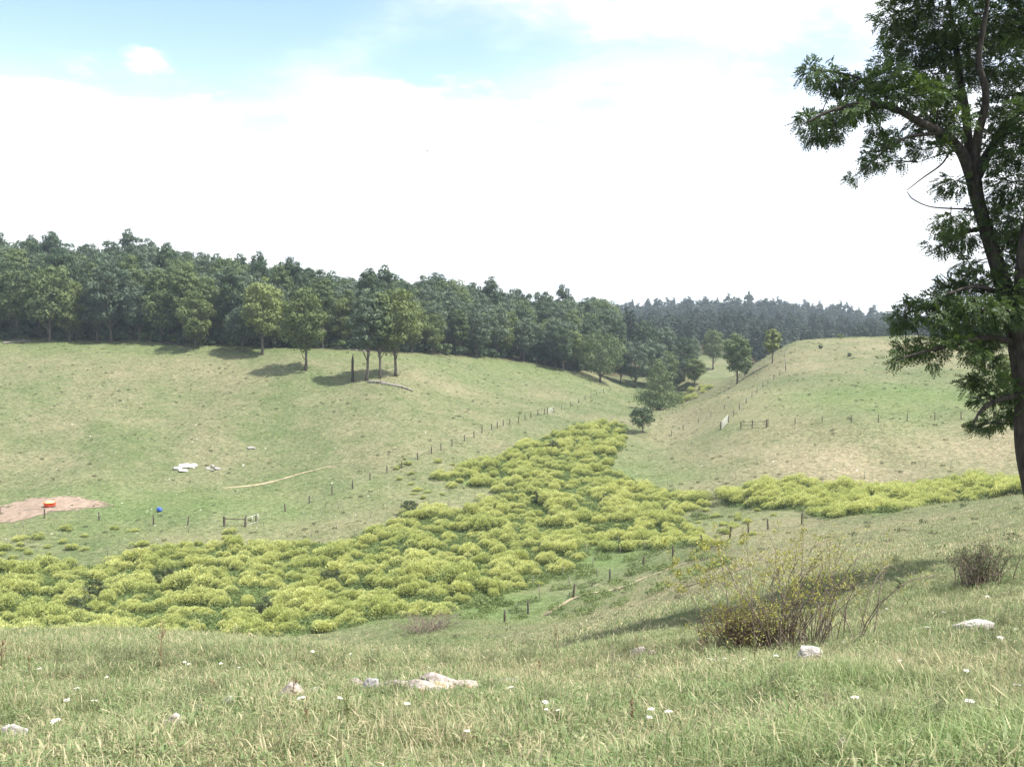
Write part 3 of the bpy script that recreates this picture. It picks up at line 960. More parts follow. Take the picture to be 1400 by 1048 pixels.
def tree_scatter(name, P, srcs, smin, smax, label, zmul=1.0):
    n = len(P)
    Z = H(P[:, 0], P[:, 1])
    s = rng.uniform(smin, smax, n)
    S = np.stack([s, s, s * rng.uniform(0.88, 1.15, n) * zmul], -1)
    rot = np.stack([np.zeros(n), np.zeros(n), rng.uniform(0, 6.28, n)], -1)
    meshes = []
    for tm, cm in srcs:                      # one mesh per kind: trunk and crown joined
        a = np.empty(len(tm.vertices) * 3, np.float32)
        tm.vertices.foreach_get('co', a)
        b = np.empty(len(cm.vertices) * 3, np.float32)
        cm.vertices.foreach_get('co', b)
        nt = len(tm.vertices)
        va = np.empty(nt, np.float32)
        tm.attributes['var'].data.foreach_get('value', va)
        vb = np.empty(len(cm.vertices), np.float32)
        cm.attributes['var'].data.foreach_get('value', vb)
        fl = [list(p.vertices) for p in tm.polygons]
        fq = np.array([f for f in fl if len(f) == 4])
        ft = np.array([f for f in fl if len(f) == 3])
        li = np.empty(len(cm.loops), np.int32)
        cm.loops.foreach_get('vertex_index', li)
        cq = li.reshape(-1, 4) + nt
        me = mesh_from('tree', np.vstack([a.reshape(-1, 3), b.reshape(-1, 3)]), [fq, ft, cq], [tm.materials[0], cm.materials[0]], {'var': np.concatenate([va, vb])})
        mi = np.zeros(len(me.polygons), np.int32)
        mi[len(fq) + len(ft):] = 1
        me.polygons.foreach_set('material_index', mi)
        meshes.append(me)
    return scatter(name, np.stack([P[:, 0], P[:, 1], Z], -1), rot, S, rng.integers(0, len(meshes), n), meshes, label)


P = forest(6000, -0.75, 0.10, lambda a: float(np.interp(a, EDGE_A, EDGE_D)) + 22, lambda a: float(np.interp(a, EDGE_A, EDGE_D)) + 110, 6.2)
tree_scatter('woodland', P, [VAR[0], VAR[1], VAR[2], VAR[5], VAR[6]], 0.85, 1.12, 'dense broadleaf wood behind its front rows')
P = forest(9000, -0.15, 0.75, lambda a: np.interp(a, [-0.15, 0.08, 0.12, 0.2, 0.28, 0.75], [470, 430, 450, 500, 430, 420]), lambda a: 760, 7.5)
tree_scatter('ridge_forest', P, FAR, 0.68, 1.0, 'dark forest covering the far ridge')
P = forest(7000, -0.4, 0.8, lambda a: 980.0, lambda a: 1500.0, 12.0)
tree_scatter('distant_forest', P, FAR, 1.0, 1.6, 'hazy forest on the most distant hill')

# dark undergrowth below the wood edge
UG = []
for k in range(3):
    UG.append(tree_meshes(340 + k, 3.2, 5.5, -.1, ['leaf_dark', 'leaf_oak', 'leaf_dark'][k], 900, .42, lobes=10))
a_ = rng.uniform(-0.72, 0.09, 620)
d_ = np.interp(a_, EDGE_A, EDGE_D) + rng.uniform(2, 26, 620)
tree_scatter('undergrowth', np.stack([a_ * d_, d_], -1), UG, .5, 1.25, 'dark undergrowth beneath the trees of the wood')

# lone trees, each with its own form
LONE = [
    # px, py base, height px, seed, width/height, base, leaf, label, name
    (268, 476, 80, 201, .72, .12, 'leaf_pale', 'low branching green tree at the pasture corner before the wood', .0),
    (332, 481, 62, 202, .85, .22, 'leaf_blue', 'small spreading tree on a thin trunk before the wood', .0),
    (358, 485, 112, 203, .55, .20, 'leaf_bright', 'tall pale yellow-green tree standing out from the wood', .1),
    (417, 506, 118, 204, .60, .19, 'leaf_pale', 'lone green tree with a straight trunk and low side sprigs', .25),
    (501, 520, 130, 205, .42, .30, 'leaf_blue', 'slim tall tree nearest the broken snag in the clump', .1),
    (519, 517, 122, 206, .40, .32, 'leaf_oak', 'middle slim tree of the field clump', .1),
    (541, 514, 126, 207, .60, .26, 'leaf_pale', 'broad green tree at the outer end of the field clump', .0),
    (821, 523, 74, 208, .98, .10, 'leaf_oak', 'wide dark tree on the pasture corner casting a broad shadow', .0),
    (1008, 525, 72, 210, .58, .18, 'leaf_oak', 'tall twin crowned tree on the bank beyond the gate', .1),
    (975, 505, 56, 211, .62, .22, 'leaf_pale', 'pale slim tree in the far hollow', .1),
    (1018, 513, 34, 212, .62, .05, 'leaf_oak', 'small tree leaning beside the tall bank tree', .0),
    (1056, 496, 48, 213, .52, .30, 'leaf_bright', 'thin yellow-green sapling on the hill shoulder', .1),
    (950, 527, 38, 215, .8, .2, 'leaf_pale', 'low brownish tree at the mouth of the far hollow', .0),
]
for px, py, hp, seed, wr, bs, lf, lab, cone in LONE:
    p = gp(px, py)
    h = hp / F * p[1] * 1.03
    ls = 0.40 + 0.012 * h
    ms = tree_meshes(seed, h, h * wr, bs - .05, lf, 5200, ls * (0.8 if wr < .5 else .95), lobes=42, cone=cone)
    plant_tree('field_tree', ms, p, lab, None)
# side sprigs low on the lone tree are part of its crown; clump of valley-edge trees
CL = [(770, 507, 66, 1), (848, 524, 58, 6), (868, 530, 76, 2), (893, 532, 74, 6), (912, 534, 62, 0), (925, 530, 52, 2), (935, 520, 62, 1), (880, 515, 80, 1), (905, 512, 78, 2), (845, 510, 70, 5), (945, 505, 48, 6)]
for q, (px, py, hp, k) in enumerate(CL):
    p = gp(px, py)
    s = hp / F * p[1] / VAR[k][0].vertices.data.vertices[0].co.length if False else hp / F * p[1] / 20.0
    plant_tree('valley_tree', VAR[k], p, VLAB[k] + ' crowded at the valley head below the wood', 'trees crowded at the valley head', s, rng.uniform(0, 6.28))

p = gp(902, 561)
h = 78 / F * p[1]
plant_tree('valley_bush', tree_meshes(301, h, h * .82, -.06, 'leaf_oak', 6000, .42, lobes=40, cone=.6, skirt=9), p, 'dense conical dark green tree beside the thicket', None, cat='tree')
p = gp(890, 560)
plant_tree('valley_bush', tree_meshes(302, h * .5, h * .75, 0.0, 'leaf_oak', 2200, .3, lobes=14), p, 'low leafy shrub at the foot of the dark conical tree', None, cat='shrub')
p = gp(922, 556)
plant_tree('valley_bush', tree_meshes(303, h * .48, h * .5, 0.0, 'leaf_oak', 2000, .3, lobes=12), p, 'small bright shrub on the bank next to the conical tree', None, cat='shrub')
p = gp(879, 591)
h = 38 / F * p[1]
plant_tree('thorn_tree', tree_meshes(304, h, h * 1.0, 0.10, 'leaf_dark', 4200, .28, lobes=26), p, 'small dark thorn tree leaning at the edge of the bank', None)
for px, py, hp, lab in ((1091, 466, 14, 'low pale shrub on the crest beside the sapling'), (1148, 463, 7, 'small round bush on the hill crest'), (1122, 476, 5, 'dark lone bush high on the dry hill'), (1161, 487, 5, 'dark lone bush lower on the dry hill')):
    p = gp(px, py)
    h = hp / F * p[1]
    plant_tree('hill_bush', tree_meshes(310 + px, h, h * 1.4, 0.0, 'leaf_pale' if hp > 6 else 'leaf_dark', 700, h * .22, lobes=9), p, lab, None, cat='bush')


# ------------------------------------------------------------------ the near tree on the slope
def catmull(P, n):
    P = np.asarray(P, float)
    Q = np.vstack([2 * P[0] - P[1], P, 2 * P[-1] - P[-2]])
    out = []
    for i in range(len(P) - 1):
        p0, p1, p2, p3 = Q[i:i + 4]
        for t in np.linspace(0, 1, n, endpoint=False):
            out.append(0.5 * ((2 * p1) + (p2 - p0) * t + (2 * p0 - 5 * p1 + 4 * p2 - p3) * t * t + (3 * p1 - p0 - 3 * p2 + p3) * t ** 3))
    out.append(P[-1])
    return np.array(out)


TD = 29.0
PXM = TD / F
base3 = at(1440, 790, TD)
base3[2] = hz(base3[0], base3[1]) - 0.4
trunk = MB()
twigs = MB()
limbs = []
nodes = []


def limb(pts, sides=8, n=5):
    A = np.array([np.append(at(px, py, TD + dz), r * PXM) for px, py, dz, r in pts])
    S = catmull(A, n)
    mb_ = trunk if sides == 12 else MB()
    mb_.tube(S[:, :3], np.clip(S[:, 3], 0.004, 1), sides)
    if mb_ is not trunk:
        limbs.append(mb_)
    nodes.extend(S[:, :3])
    return S


limb([(1448, 830, 0, 26), (1440, 790, 0, 20), (1428, 735, 0, 17), (1417, 680, 0, 15.5), (1406, 625, 0, 15.5), (1403, 580, 0, 16), (1403, 545, 0, 15), (1396, 490, 0, 14.5), (1384, 430, 0, 13), (1366, 370, 0, 10.5), (1350, 320, 0, 9.3), (1337, 275, 0, 9), (1330, 240, 0, 10.5)], 12)
limb([(1392, 455, 0, 9), (1394, 400, -.4, 8), (1398, 345, -.8, 7), (1410, 280, -1, 6.5), (1430, 200, -1, 6), (1445, 100, -.8, 5), (1452, 0, -.6, 4), (1455, -80, -.4, 2)])
limb([(1330, 248, 0, 8), (1313, 206, -.4, 7), (1285, 181, -.8, 6), (1255, 166, -1.1, 5), (1225, 150, -1.4, 4), (1180, 142, -1.5, 3), (1135, 152, -1.6, 2), (1102, 168, -1.7, 1)])
limb([(1329, 242, 0, 7), (1324, 195, .3, 6), (1320, 150, .6, 5.5), (1312, 110, .8, 5), (1308, 70, 1, 4), (1300, 20, 1.2, 3), (1290, -60, 1.2, 1.5)])
limb([(1332, 240, 0, 7), (1336, 190, -.3, 6), (1346, 150, -.6, 5), (1347, 120, -.8, 4.5), (1338, 85, -1, 4), (1345, 35, -1.2, 3), (1360, -50, -1.4, 1.5)])
limb([(1336, 240, 0, 8), (1352, 208, .4, 6.5), (1375, 175, .8, 6), (1400, 140, 1.2, 5), (1440, 90, 1.6, 4), (1475, 30, 2, 2)])
limb([(1318, 140, .7, 3.5), (1290, 122, .5, 3), (1245, 122, .2, 2.5), (1200, 114, 0, 2), (1150, 100, -.2, 1.5), (1108, 96, -.3, .8)])
limb([(1310, 90, .9, 3), (1280, 60, 1.0, 2.2), (1245, 30, 1.1, 1.5), (1215, 10, 1.2, .8)])
limb([(1313, 206, -.4, 2), (1300, 207, -.6, 1.5), (1287, 225, -.8, 1.3), (1262, 243, -.9, 1.0), (1240, 260, -1, .6)], 5)
limb([(1334, 286, 0, 1.6), (1300, 285, -.4, 1.1), (1270, 282, -.6, .9), (1248, 272, -.7, .8), (1240, 262, -.8, .5)], 5)
limb([(1300, 207, -.6, 1.2), (1275, 215, -.4, .8), (1255, 222, -.3, .5)], 5)
limb([(1285, 182, -.8, 3), (1240, 188, -1.2, 2.2), (1205, 210, -1.4, 1.5), (1180, 232, -1.5, .8)], 6)
limb([(1392, 470, 0, 5), (1352, 461, -.5, 4), (1310, 470, -1, 3), (1262, 481, -1.4, 2), (1225, 492, -1.6, 1)], 6)
limb([(1384, 432, 0, 5), (1340, 425, .6, 4), (1290, 416, 1.0, 2.8), (1240, 428, 1.3, 1.4)], 6)
limb([(1402, 540, 0, 5), (1370, 545, -.6, 3.5), (1342, 560, -1, 2.2), (1330, 582, -1.2, 1.2)], 6)
limb([(1348, 312, 0, 3.5), (1312, 320, .5, 2.5), (1280, 340, .8, 1.2)], 6)
limb([(1376, 402, 0, 4), (1332, 392, -.8, 3), (1295, 402, -1.2, 1.6)], 6)
limb([(1400, 500, 0, 5), (1450, 470, .8, 4), (1520, 468, 1.4, 2)], 6)
limb([(1396, 380, -.4, 5), (1445, 350, -1.2, 4), (1510, 330, -1.8, 2)], 6)
limb([(1410, 280, -1, 4), (1470, 235, -.6, 3), (1530, 215, -.2, 1.5)], 6)
limb([(1440, 110, 1.4, 4), (1500, 70, 2, 3), (1550, 50, 2.2, 1.5)], 6)
nodes = np.array(nodes)

MASS = [  # photo x, y, half width, half height of each leafy spray group
    (1232, 18, 36, 22), (1285, 25, 45, 26), (1345, 35, 50, 34), (1392, 30, 40, 34), (1258, 68, 40, 20), (1308, 66, 42, 26), (1215, 88, 24, 12), (1228, 50, 26, 16), (1370, 85, 36, 24), (1330, 100, 30, 16),
    (1108, 98, 16, 16), (1130, 105, 22, 16), (1148, 118, 22, 11), (1110, 166, 22, 12), (1112, 185, 16, 10), (1140, 160, 28, 14), (1135, 180, 18, 14), (1180, 150, 32, 15), (1212, 132, 32, 15), (1178, 112, 26, 12), (1248, 128, 34, 18), (1215, 105, 28, 14), (1275, 100, 30, 16), (1170, 130, 24, 10),
    (1202, 208, 20, 16), (1190, 225, 14, 9), (1166, 243, 8, 5), (1225, 190, 22, 11), (1200, 178, 16, 8), (1258, 205, 14, 10), (1235, 222, 6, 6), (1262, 170, 20, 12),
    (1280, 152, 26, 20), (1305, 165, 24, 16), (1290, 128, 26, 14), (1302, 252, 22, 13), (1288, 200, 16, 9), (1300, 185, 20, 12),
    (1368, 150, 30, 22), (1392, 200, 26, 28), (1378, 250, 26, 22), (1352, 190, 18, 14), (1392, 115, 30, 22), (1360, 220, 14, 12), (1395, 160, 26, 24),
    (1300, 305, 26, 16), (1285, 337, 20, 10), (1318, 325, 20, 18), (1350, 288, 26, 14), (1378, 300, 26, 22), (1372, 340, 20, 22), (1393, 330, 22, 28),
    (1325, 362, 18, 10), (1332, 382, 26, 14), (1312, 400, 34, 13), (1300, 388, 22, 10), (1235, 432, 20, 18), (1248, 412, 14, 8), (1228, 445, 12, 8), (1288, 412, 34, 14), (1290, 432, 34, 14), (1335, 422, 36, 18), (1372, 392, 24, 22), (1378, 425, 28, 20), (1312, 452, 36, 14), (1352, 452, 30, 16), (1300, 466, 26, 9),
    (1238, 478, 18, 12), (1222, 490, 10, 8), (1262, 470, 20, 9), (1275, 482, 20, 8), (1272, 497, 9, 6), (1330, 482, 20, 9), (1352, 490, 22, 13), (1345, 470, 24, 10),
    (1330, 528, 16, 9), (1325, 520, 12, 6), (1352, 522, 24, 14), (1376, 505, 22, 16), (1382, 535, 20, 14), (1350, 545, 24, 10), (1352, 578, 22, 9), (1378, 572, 18, 10), (1340, 582, 14, 7), (1390, 560, 14, 14),
    # beyond the frame
    (1440, 20, 50, 40), (1500, 40, 45, 40), (1545, 60, 35, 30), (1300, -40, 50, 34), (1370, -50, 55, 40), (1450, -60, 50, 40), (1340, -110, 50, 34), (1420, -120, 45, 30), (1250, -25, 36, 22), (1460, 130, 40, 30), (1520, 210, 38, 26), (1470, 240, 36, 26), (1430, 330, 30, 26), (1505, 330, 36, 24), (1445, 400, 30, 22), (1450, 470, 30, 20), (1515, 465, 34, 22), (1430, 260, 30, 24), (1440, 190, 30, 30)]
crown = MB()
LC, LD, LN, LV = [], [], [], []
rach_c, rach_d, rach_l = [], [], []
for mx, my, hw, hh in MASS:
    area = hw * hh
    k = int(max(16, area / 2.9))
    off = rng.uniform(-1.5, 1.5)
    c3 = at(mx, my, TD + off)
    nn = nodes[np.argmin(((nodes - c3) ** 2).sum(1) + 0.0)]
    tip = c3 + (c3 - nn) * 0.3
    mid = (nn + c3) / 2 + rng.normal(0, .06, 3) + np.array([0, 0, .08])
    twigs.tube(catmull([nn, mid, c3, tip], 3), np.linspace(0.022, 0.004, 10), 4)
    ex = np.array([hw * PXM, (hw * 0.55 + hh * 0.45) * PXM * 1.25, hh * PXM])
    d = unit(k) * (rng.uniform(0.05, 1, (k, 1)) ** 0.42)
    O = c3 + d * ex * 1.06
    outd = d + np.array([0, 0, -0.25]) + (c3 - nn) / (np.linalg.norm(c3 - nn) + .1) * 0.5 + rng.normal(0, .35, (k, 3))
    outd /= np.linalg.norm(outd, axis=1, keepdims=True)
    mv = rng.uniform(0, .5)
    # some twigs
    for q in range(0, k, 12):
        twigs.tube([c3 * .5 + mid * .5, (c3 + O[q]) / 2 + rng.normal(0, .03, 3), O[q]], [.008, .006, .003], 3, cap=False)
    L = rng.uniform(0.16, 0.29, k)
    rach_c.append(O + outd * (L * .5)[:, None] + np.array([0, 0, -1]) * (L * .1)[:, None])
    rach_d.append(outd + np.array([0, 0, -.3]))
    rach_l.append(L)
    nl = 11
    t = np.linspace(0.12, 1.0, 6)
    upv = np.array([0, 0, 1.0]) + rng.normal(0, .45, (k, 3))
    sd = np.cross(outd, upv)
    sd /= np.linalg.norm(sd, axis=1, keepdims=True)
    nm = np.cross(sd, outd)
    v = np.clip(mv + rng.uniform(0, .6, k), 0, 1)
    for j in range(nl):
        tt = t[j // 2]
        side = 1 if j % 2 else -1
        if j == nl - 1:
            side, tt = 0, 1.0
        lp = O + outd * (L * tt)[:, None] + np.array([0, 0, -1]) * (L * tt * tt * .22)[:, None] + sd * side * 0.042
        LC.append(lp)
        LD.append(sd * side + outd * (0.55 if side else 1) + rng.normal(0, .2, (k, 3)))
        LN.append(nm + rng.normal(0, .35, (k, 3)))
        LV.append(v)
LC, LD, LN, LV = (np.concatenate(q) for q in (LC, LD, LN, LV))
crown.cards(LC, LD, LN, rng.uniform(.070, .105, len(LC)), rng.uniform(.034, .050, len(LC)), LV)
rach_c, rach_d, rach_l = (np.concatenate(q) for q in (rach_c, rach_d, rach_l))
crown.cards(rach_c, rach_d, unit(len(rach_c)), rach_l, .012, np.full(len(rach_c), .3))
e = bpy.data.objects.new('locust_tree', None)
col.objects.link(e)
e.location = tuple(base3)
tag(e, 'tall dark tree with feathery compound leaves on the near slope', 'tree')
for nm, mb, mt, sm in (('trunk', trunk, 'bark_dark', True), ('crown', crown, 'leaf_locust', False)):
    o = link(nm, mb.mesh(nm, [M[mt]], sm), e, -base3)
    if nm == 'trunk':
        for lb_ in limbs:
            link('branch', lb_.mesh('branch', [M['bark_dark']], True), o)
    else:
        link('twigs', twigs.mesh('twigs', [M['bark_dark']]), o)


# ------------------------------------------------------------------ yellow-green shrub thicket
def shrub_meshes(seed, r, h, ntip, nleaf):
    g = np.random.default_rng(seed)
    tips, low = MB(), MB()
    K = g.integers(5, 9)
    cs = np.stack([g.normal(0, .42, K) * r, g.normal(0, .42, K) * r, g.uniform(.62, 1.0, K) * h], -1)
    rs = g.uniform(.38, .62, K) * r
    def dome(n, f0, f1):
        k = g.integers(0, K, n)
        a = g.uniform(0, 2 * math.pi, n)
        q = np.sqrt(g.uniform(0, 1, n))
        f = g.uniform(f0, f1, n)
        z = cs[k, 2] * np.sqrt(np.clip(1 - q * q * .92, 0, 1)) * f
        return np.stack([cs[k, 0] + rs[k] * q * np.cos(a), cs[k, 1] + rs[k] * q * np.sin(a), z], -1), np.stack([q * np.cos(a), q * np.sin(a), 0.9 + 0 * a], -1), k
    P, D, k = dome(ntip, .86, 1.08)
    ln = g.uniform(.12, .28, ntip)
    tips.cards(P, D + g.normal(0, .35, (ntip, 3)), unit(ntip), ln, ln * .26, np.clip(.5 + g.normal(0, .25, ntip), 0, 1))
    P, D, k = dome(nleaf, .10, .93)
    ln = g.uniform(.12, .26, nleaf)
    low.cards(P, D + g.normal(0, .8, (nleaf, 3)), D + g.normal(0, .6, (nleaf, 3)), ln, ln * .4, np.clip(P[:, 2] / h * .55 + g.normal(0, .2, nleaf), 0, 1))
    for q in range(14):
        kk_ = g.integers(0, K)
        low.tube([[cs[kk_, 0] * .5, cs[kk_, 1] * .5, -.1], cs[kk_] * [1, 1, .9] + g.normal(0, .2, 3) * [1, 1, 0]], [.015, .006], 3, .3, False)
    return tips.mesh('flowering_tips', [M['shrub_tip']]), low.mesh('leafy_stems', [M['shrub_leaf']])


SH = [shrub_meshes(400 + k, [1.7, 2.1, 1.4, 1.9, 1.2][k], [1.7, 2.0, 1.5, 1.45, 1.2][k], 2600, 1500) for k in range(5)]


def poisson_in(poly, gap, n, nz=None):
    lo, hi = poly[:, :2].min(0), poly[:, :2].max(0)
    P = rng.uniform(lo, hi, (n, 2))
    P = P[in_poly(P[:, 0], P[:, 1], poly)]
    if nz is not None:
        P = P[snoise(P[:, 0], P[:, 1], 9.0, 21) > nz]
    cell, out = {}, []
    for p in P:
        key = (int(p[0] // gap), int(p[1] // gap))
        if any(np.hypot(*(p - q)) < gap for i in (-1, 0, 1) for j in (-1, 0, 1) for q in cell.get((key[0] + i, key[1] + j), [])):
            continue
        cell.setdefault(key, []).append(p)
        out.append(p)
    return np.array(out).reshape(-1, 2)


SP = np.vstack([poisson_in(THICK, 2.15, 60000, 0.29), poisson_in(BAND, 1.9, 30000, 0.15), poisson_in(FAR_PATCH, 3.0, 3000, None)])
OUT = ground([(rng.uniform(-40, 360), rng.uniform(722, 770)) for _ in range(45)] + [(rng.uniform(540, 700), rng.uniform(625, 700)) for _ in range(36)] + [(rng.uniform(880, 1060), rng.uniform(685, 735)) for _ in range(24)])[:, :2]
SP = np.vstack([SP, OUT])
OUTSET = {tuple(np.round(q, 3)) for q in OUT}
order = np.argsort(np.hypot(SP[:, 0], SP[:, 1]) + np.where(np.abs(SP[:, 0] / SP[:, 1]) > 0.51, 1000, 0))
SP = SP[order]
szs = np.clip(0.62 + 0.75 * (snoise(SP[:, 0], SP[:, 1], 7.0, 33) - .3) + rng.normal(0, .18, len(SP)), .38, 1.35)
szs = np.where([tuple(np.round(q, 3)) in OUTSET for q in SP], szs * .5, szs)
NI = 290
MARK = [('beside the small dark sapling', gp(733, 692)), ('next to the brown dried brush', gp(585, 862)), ('near the dark post fence', gp(800, 800)), ('close under the lip of the near slope', np.array([-40., 92, 0])),
        ('in the side strip below the dry hill', gp(1200, 680)), ('below the wooden brace', gp(330, 755)), ('below the orange feeder', gp(60, 765)), ('where the thicket is widest', gp(420, 800)), ('in the detached patch by the fence', gp(915, 740)), ('at the narrowing of the thicket', gp(690, 720))]
SLAB = ['domed', 'large loose', 'rounded', 'low spreading', 'small compact']
for (x, y), s in zip(SP[:NI], szs[:NI]):
    k = int(rng.integers(0, 5))
    e = bpy.data.objects.new('valley_shrub', None)
    col.objects.link(e)
    e.location = (x, y, hz(x, y))
    e.rotation_euler = (0, 0, rng.uniform(0, 6.28))
    e.scale = (s, s, s * rng.uniform(.85, 1.15))
    mk_ = min(MARK, key=lambda m_: (m_[1][0] - x) ** 2 + (m_[1][1] - y) ** 2)[0]
    tag(e, SLAB[k] + ' yellow-green shrub ' + mk_, 'shrub', 'yellow-green shrubs in the valley thicket')
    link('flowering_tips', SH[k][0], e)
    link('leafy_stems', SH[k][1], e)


def joined(a, b):
    va = np.empty(len(a.vertices) * 3, np.float32); a.vertices.foreach_get('co', va)
    vb = np.empty(len(b.vertices) * 3, np.float32); b.vertices.foreach_get('co', vb)
    xa = np.empty(len(a.vertices), np.float32); a.attributes['var'].data.foreach_get('value', xa)
    xb = np.empty(len(b.vertices), np.float32); b.attributes['var'].data.foreach_get('value', xb)
    la = np.empty(len(a.loops), np.int32); a.loops.foreach_get('vertex_index', la)
    lb = np.empty(len(b.loops), np.int32); b.loops.foreach_get('vertex_index', lb)
    qa, qb = la.reshape(-1, 4), lb.reshape(-1, 4) + len(a.vertices)
    me = mesh_from('shrub', np.vstack([va.reshape(-1, 3), vb.reshape(-1, 3)]), [qa, qb], [a.materials[0], b.materials[0]], {'var': np.concatenate([xa, xb])})
    mi = np.zeros(len(me.polygons), np.int32)
    mi[len(qa):] = 1
    me.polygons.foreach_set('material_index', mi)
    return me


rest = SP[NI:]
rs_ = szs[NI:]
n = len(rest)
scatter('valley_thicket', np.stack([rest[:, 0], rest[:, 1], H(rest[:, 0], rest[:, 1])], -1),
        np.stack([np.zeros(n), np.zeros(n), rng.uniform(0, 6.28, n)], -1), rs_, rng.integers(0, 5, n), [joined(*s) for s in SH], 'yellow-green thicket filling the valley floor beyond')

# low green weeds between the shrubs
WP = np.vstack([poisson_in(THICK, 1.1, 60000, None), poisson_in(BAND, 1.1, 20000, None)])
extra = ground([(rng.uniform(560, 1000), rng.uniform(690, 850)) for _ in range(300)])[:, :2]
extra = extra[(extra[:, 1] > 80)]
WP = np.vstack([WP, extra])
weed = []
for k in range(3):
    mb = MB()
    g = np.random.default_rng(500 + k)
    nlf = 220
    a = g.uniform(0, 6.28, nlf)
    q = np.sqrt(g.uniform(0, 1, nlf)) * .9
    Pq = np.stack([q * np.cos(a), q * np.sin(a), g.uniform(.05, .6, nlf) * (1 - .5 * q)], -1)
    ln = g.uniform(.12, .3, nlf)
    mb.cards(Pq, g.normal(size=(nlf, 3)) + [0, 0, .5], g.normal(size=(nlf, 3)) + [0, 0, 1], ln, ln * .45, g.uniform(0, 1, nlf))
    weed.append(mb.mesh('weed', [leaf_mat('weed_leaf_%d' % k, (0.10, 0.145, 0.05), (0.19, 0.245, 0.09), .3, .4)]))
n = len(WP)
scatter('valley_weeds', np.stack([WP[:, 0], WP[:, 1], H(WP[:, 0], WP[:, 1])], -1), np.stack([np.zeros(n), np.zeros(n), rng.uniform(0, 6.28, n)], -1),
        rng.uniform(.6, 1.3, n), rng.integers(0, 3, n), weed, 'low green weeds between the valley shrubs')

sw_ = MB()
g = np.random.default_rng(77)
for q in range(26):
    b_ = np.append(g.normal(0, .10, 2), -.02)
    t_ = b_ + np.append(g.normal(0, .10, 2), g.uniform(.18, .48))
    sw_.tube([b_, (b_ + t_) / 2 + g.normal(0, .015, 3), t_], [.003, .0025, .0015], 3, .4, False)
    C_ = b_ + (t_ - b_) * g.uniform(.25, 1, (16, 1)) + g.normal(0, .025, (16, 3))
    sw_.cards(C_, g.normal(size=(16, 3)) + [0, 0, .6], g.normal(size=(16, 3)) + [0, 0, .8], g.uniform(.025, .055, 16), g.uniform(.010, .018, 16), g.uniform(0, 1, 16))
swm = sw_.mesh('slope_weed', [leaf_mat('grey_weed', (0.14, 0.17, 0.085), (0.31, 0.33, 0.19), .4, .5)])
SWP = ground([(rng.uniform(540, 720), rng.uniform(868, 910)) for _ in range(45)] + [(rng.uniform(60, 330), rng.uniform(890, 950)) for _ in range(36)] + [(rng.uniform(700, 1000), rng.uniform(858, 910)) for _ in range(30)]
             + [(rng.uniform(0, 1400), rng.uniform(885, 1010)) for _ in range(70)] + [(rng.uniform(1130, 1400), rng.uniform(790, 900)) for _ in range(50)] + [(rng.uniform(860, 1400), rng.uniform(720, 860)) for _ in range(90)])
n = len(SWP)
scatter('slope_weeds', SWP, np.stack([rng.normal(0, .1, n), rng.normal(0, .1, n), rng.uniform(0, 6.28, n)], -1), rng.uniform(.3, .8, n), np.zeros(n), [swm], 'grey-green weeds standing in the near grass')
for q, (px, py, lab) in enumerate(((110, 838, 'dark green bush sunk among the yellow shrubs below the dirt patch'), (228, 800, 'round dark bush in a gap of the thicket under the rail brace'), (130, 815, 'dull green bush near the middle of the wide thicket'), (360, 840, 'dark bush at the near rim of the thicket'), (560, 700, 'grey-green bush beside the upper rim of the thicket'), (830, 690, 'dark rounded bush in the fork of the thicket'), (755, 615, 'dull bush in the upper arm of the thicket'), (450, 800, 'small dark bush in the widest part of the thicket'))):
    p = gp(px, py)
    if p[1] < 80:
        continue
    plant_tree('dark_bush', tree_meshes(360 + q, 2.0, 3.0, -.05, 'dull_leaf', 1300, .2, lobes=12), p, lab, None, cat='bush')

# small dark weeds dotted over the pastures
pw_ = MB()
g = np.random.default_rng(88)
nlf = 70
a = g.uniform(0, 6.28, nlf)
q = np.sqrt(g.uniform(0, 1, nlf)) * .34
ln = g.uniform(.10, .22, nlf)
pw_.cards(np.stack([q * np.cos(a), q * np.sin(a), g.uniform(.03, .30, nlf) * (1 - q)], -1), g.normal(size=(nlf, 3)) + [0, 0, .5], g.normal(size=(nlf, 3)) + [0, 0, .8], ln, ln * .4, g.uniform(0, 1, nlf))
XY = np.vstack([wedge(3600, 140, 330), wedge(700, 40, 140)])
kp = (XY[:, 1] < edge_d(XY[:, 0], XY[:, 1]) - 1) & (snoise(XY[:, 0], XY[:, 1], 23, 55) + rng.uniform(-.25, .25, len(XY)) > .42) & ~in_poly(XY[:, 0], XY[:, 1], THICK)
XY = XY[kp]
n = len(XY)
scatter('pasture_weeds', np.stack([XY[:, 0], XY[:, 1], H(XY[:, 0], XY[:, 1])], -1), np.stack([np.zeros(n), np.zeros(n), rng.uniform(0, 6.28, n)], -1), rng.uniform(.35, 1.15, n) ** 1.3, np.zeros(n),
        [pw_.mesh('pasture_weed', [leaf_mat('pasture_weed_leaf', (0.055, 0.075, 0.034), (0.15, 0.16, 0.085), .25, .6)])], 'small dark weeds dotted over the grazed pastures')

# dark little conifer-like shrub in the thicket and brown brush at its rim
p = gp(733, 690)
plant_tree('cedar_sapling', tree_meshes(330, 2.6, 1.4, 0.0, 'leaf_dark', 900, .16, lobes=10, cone=.6), p, 'small dark sapling poking out of the yellow-green thicket', None, cat='sapling')


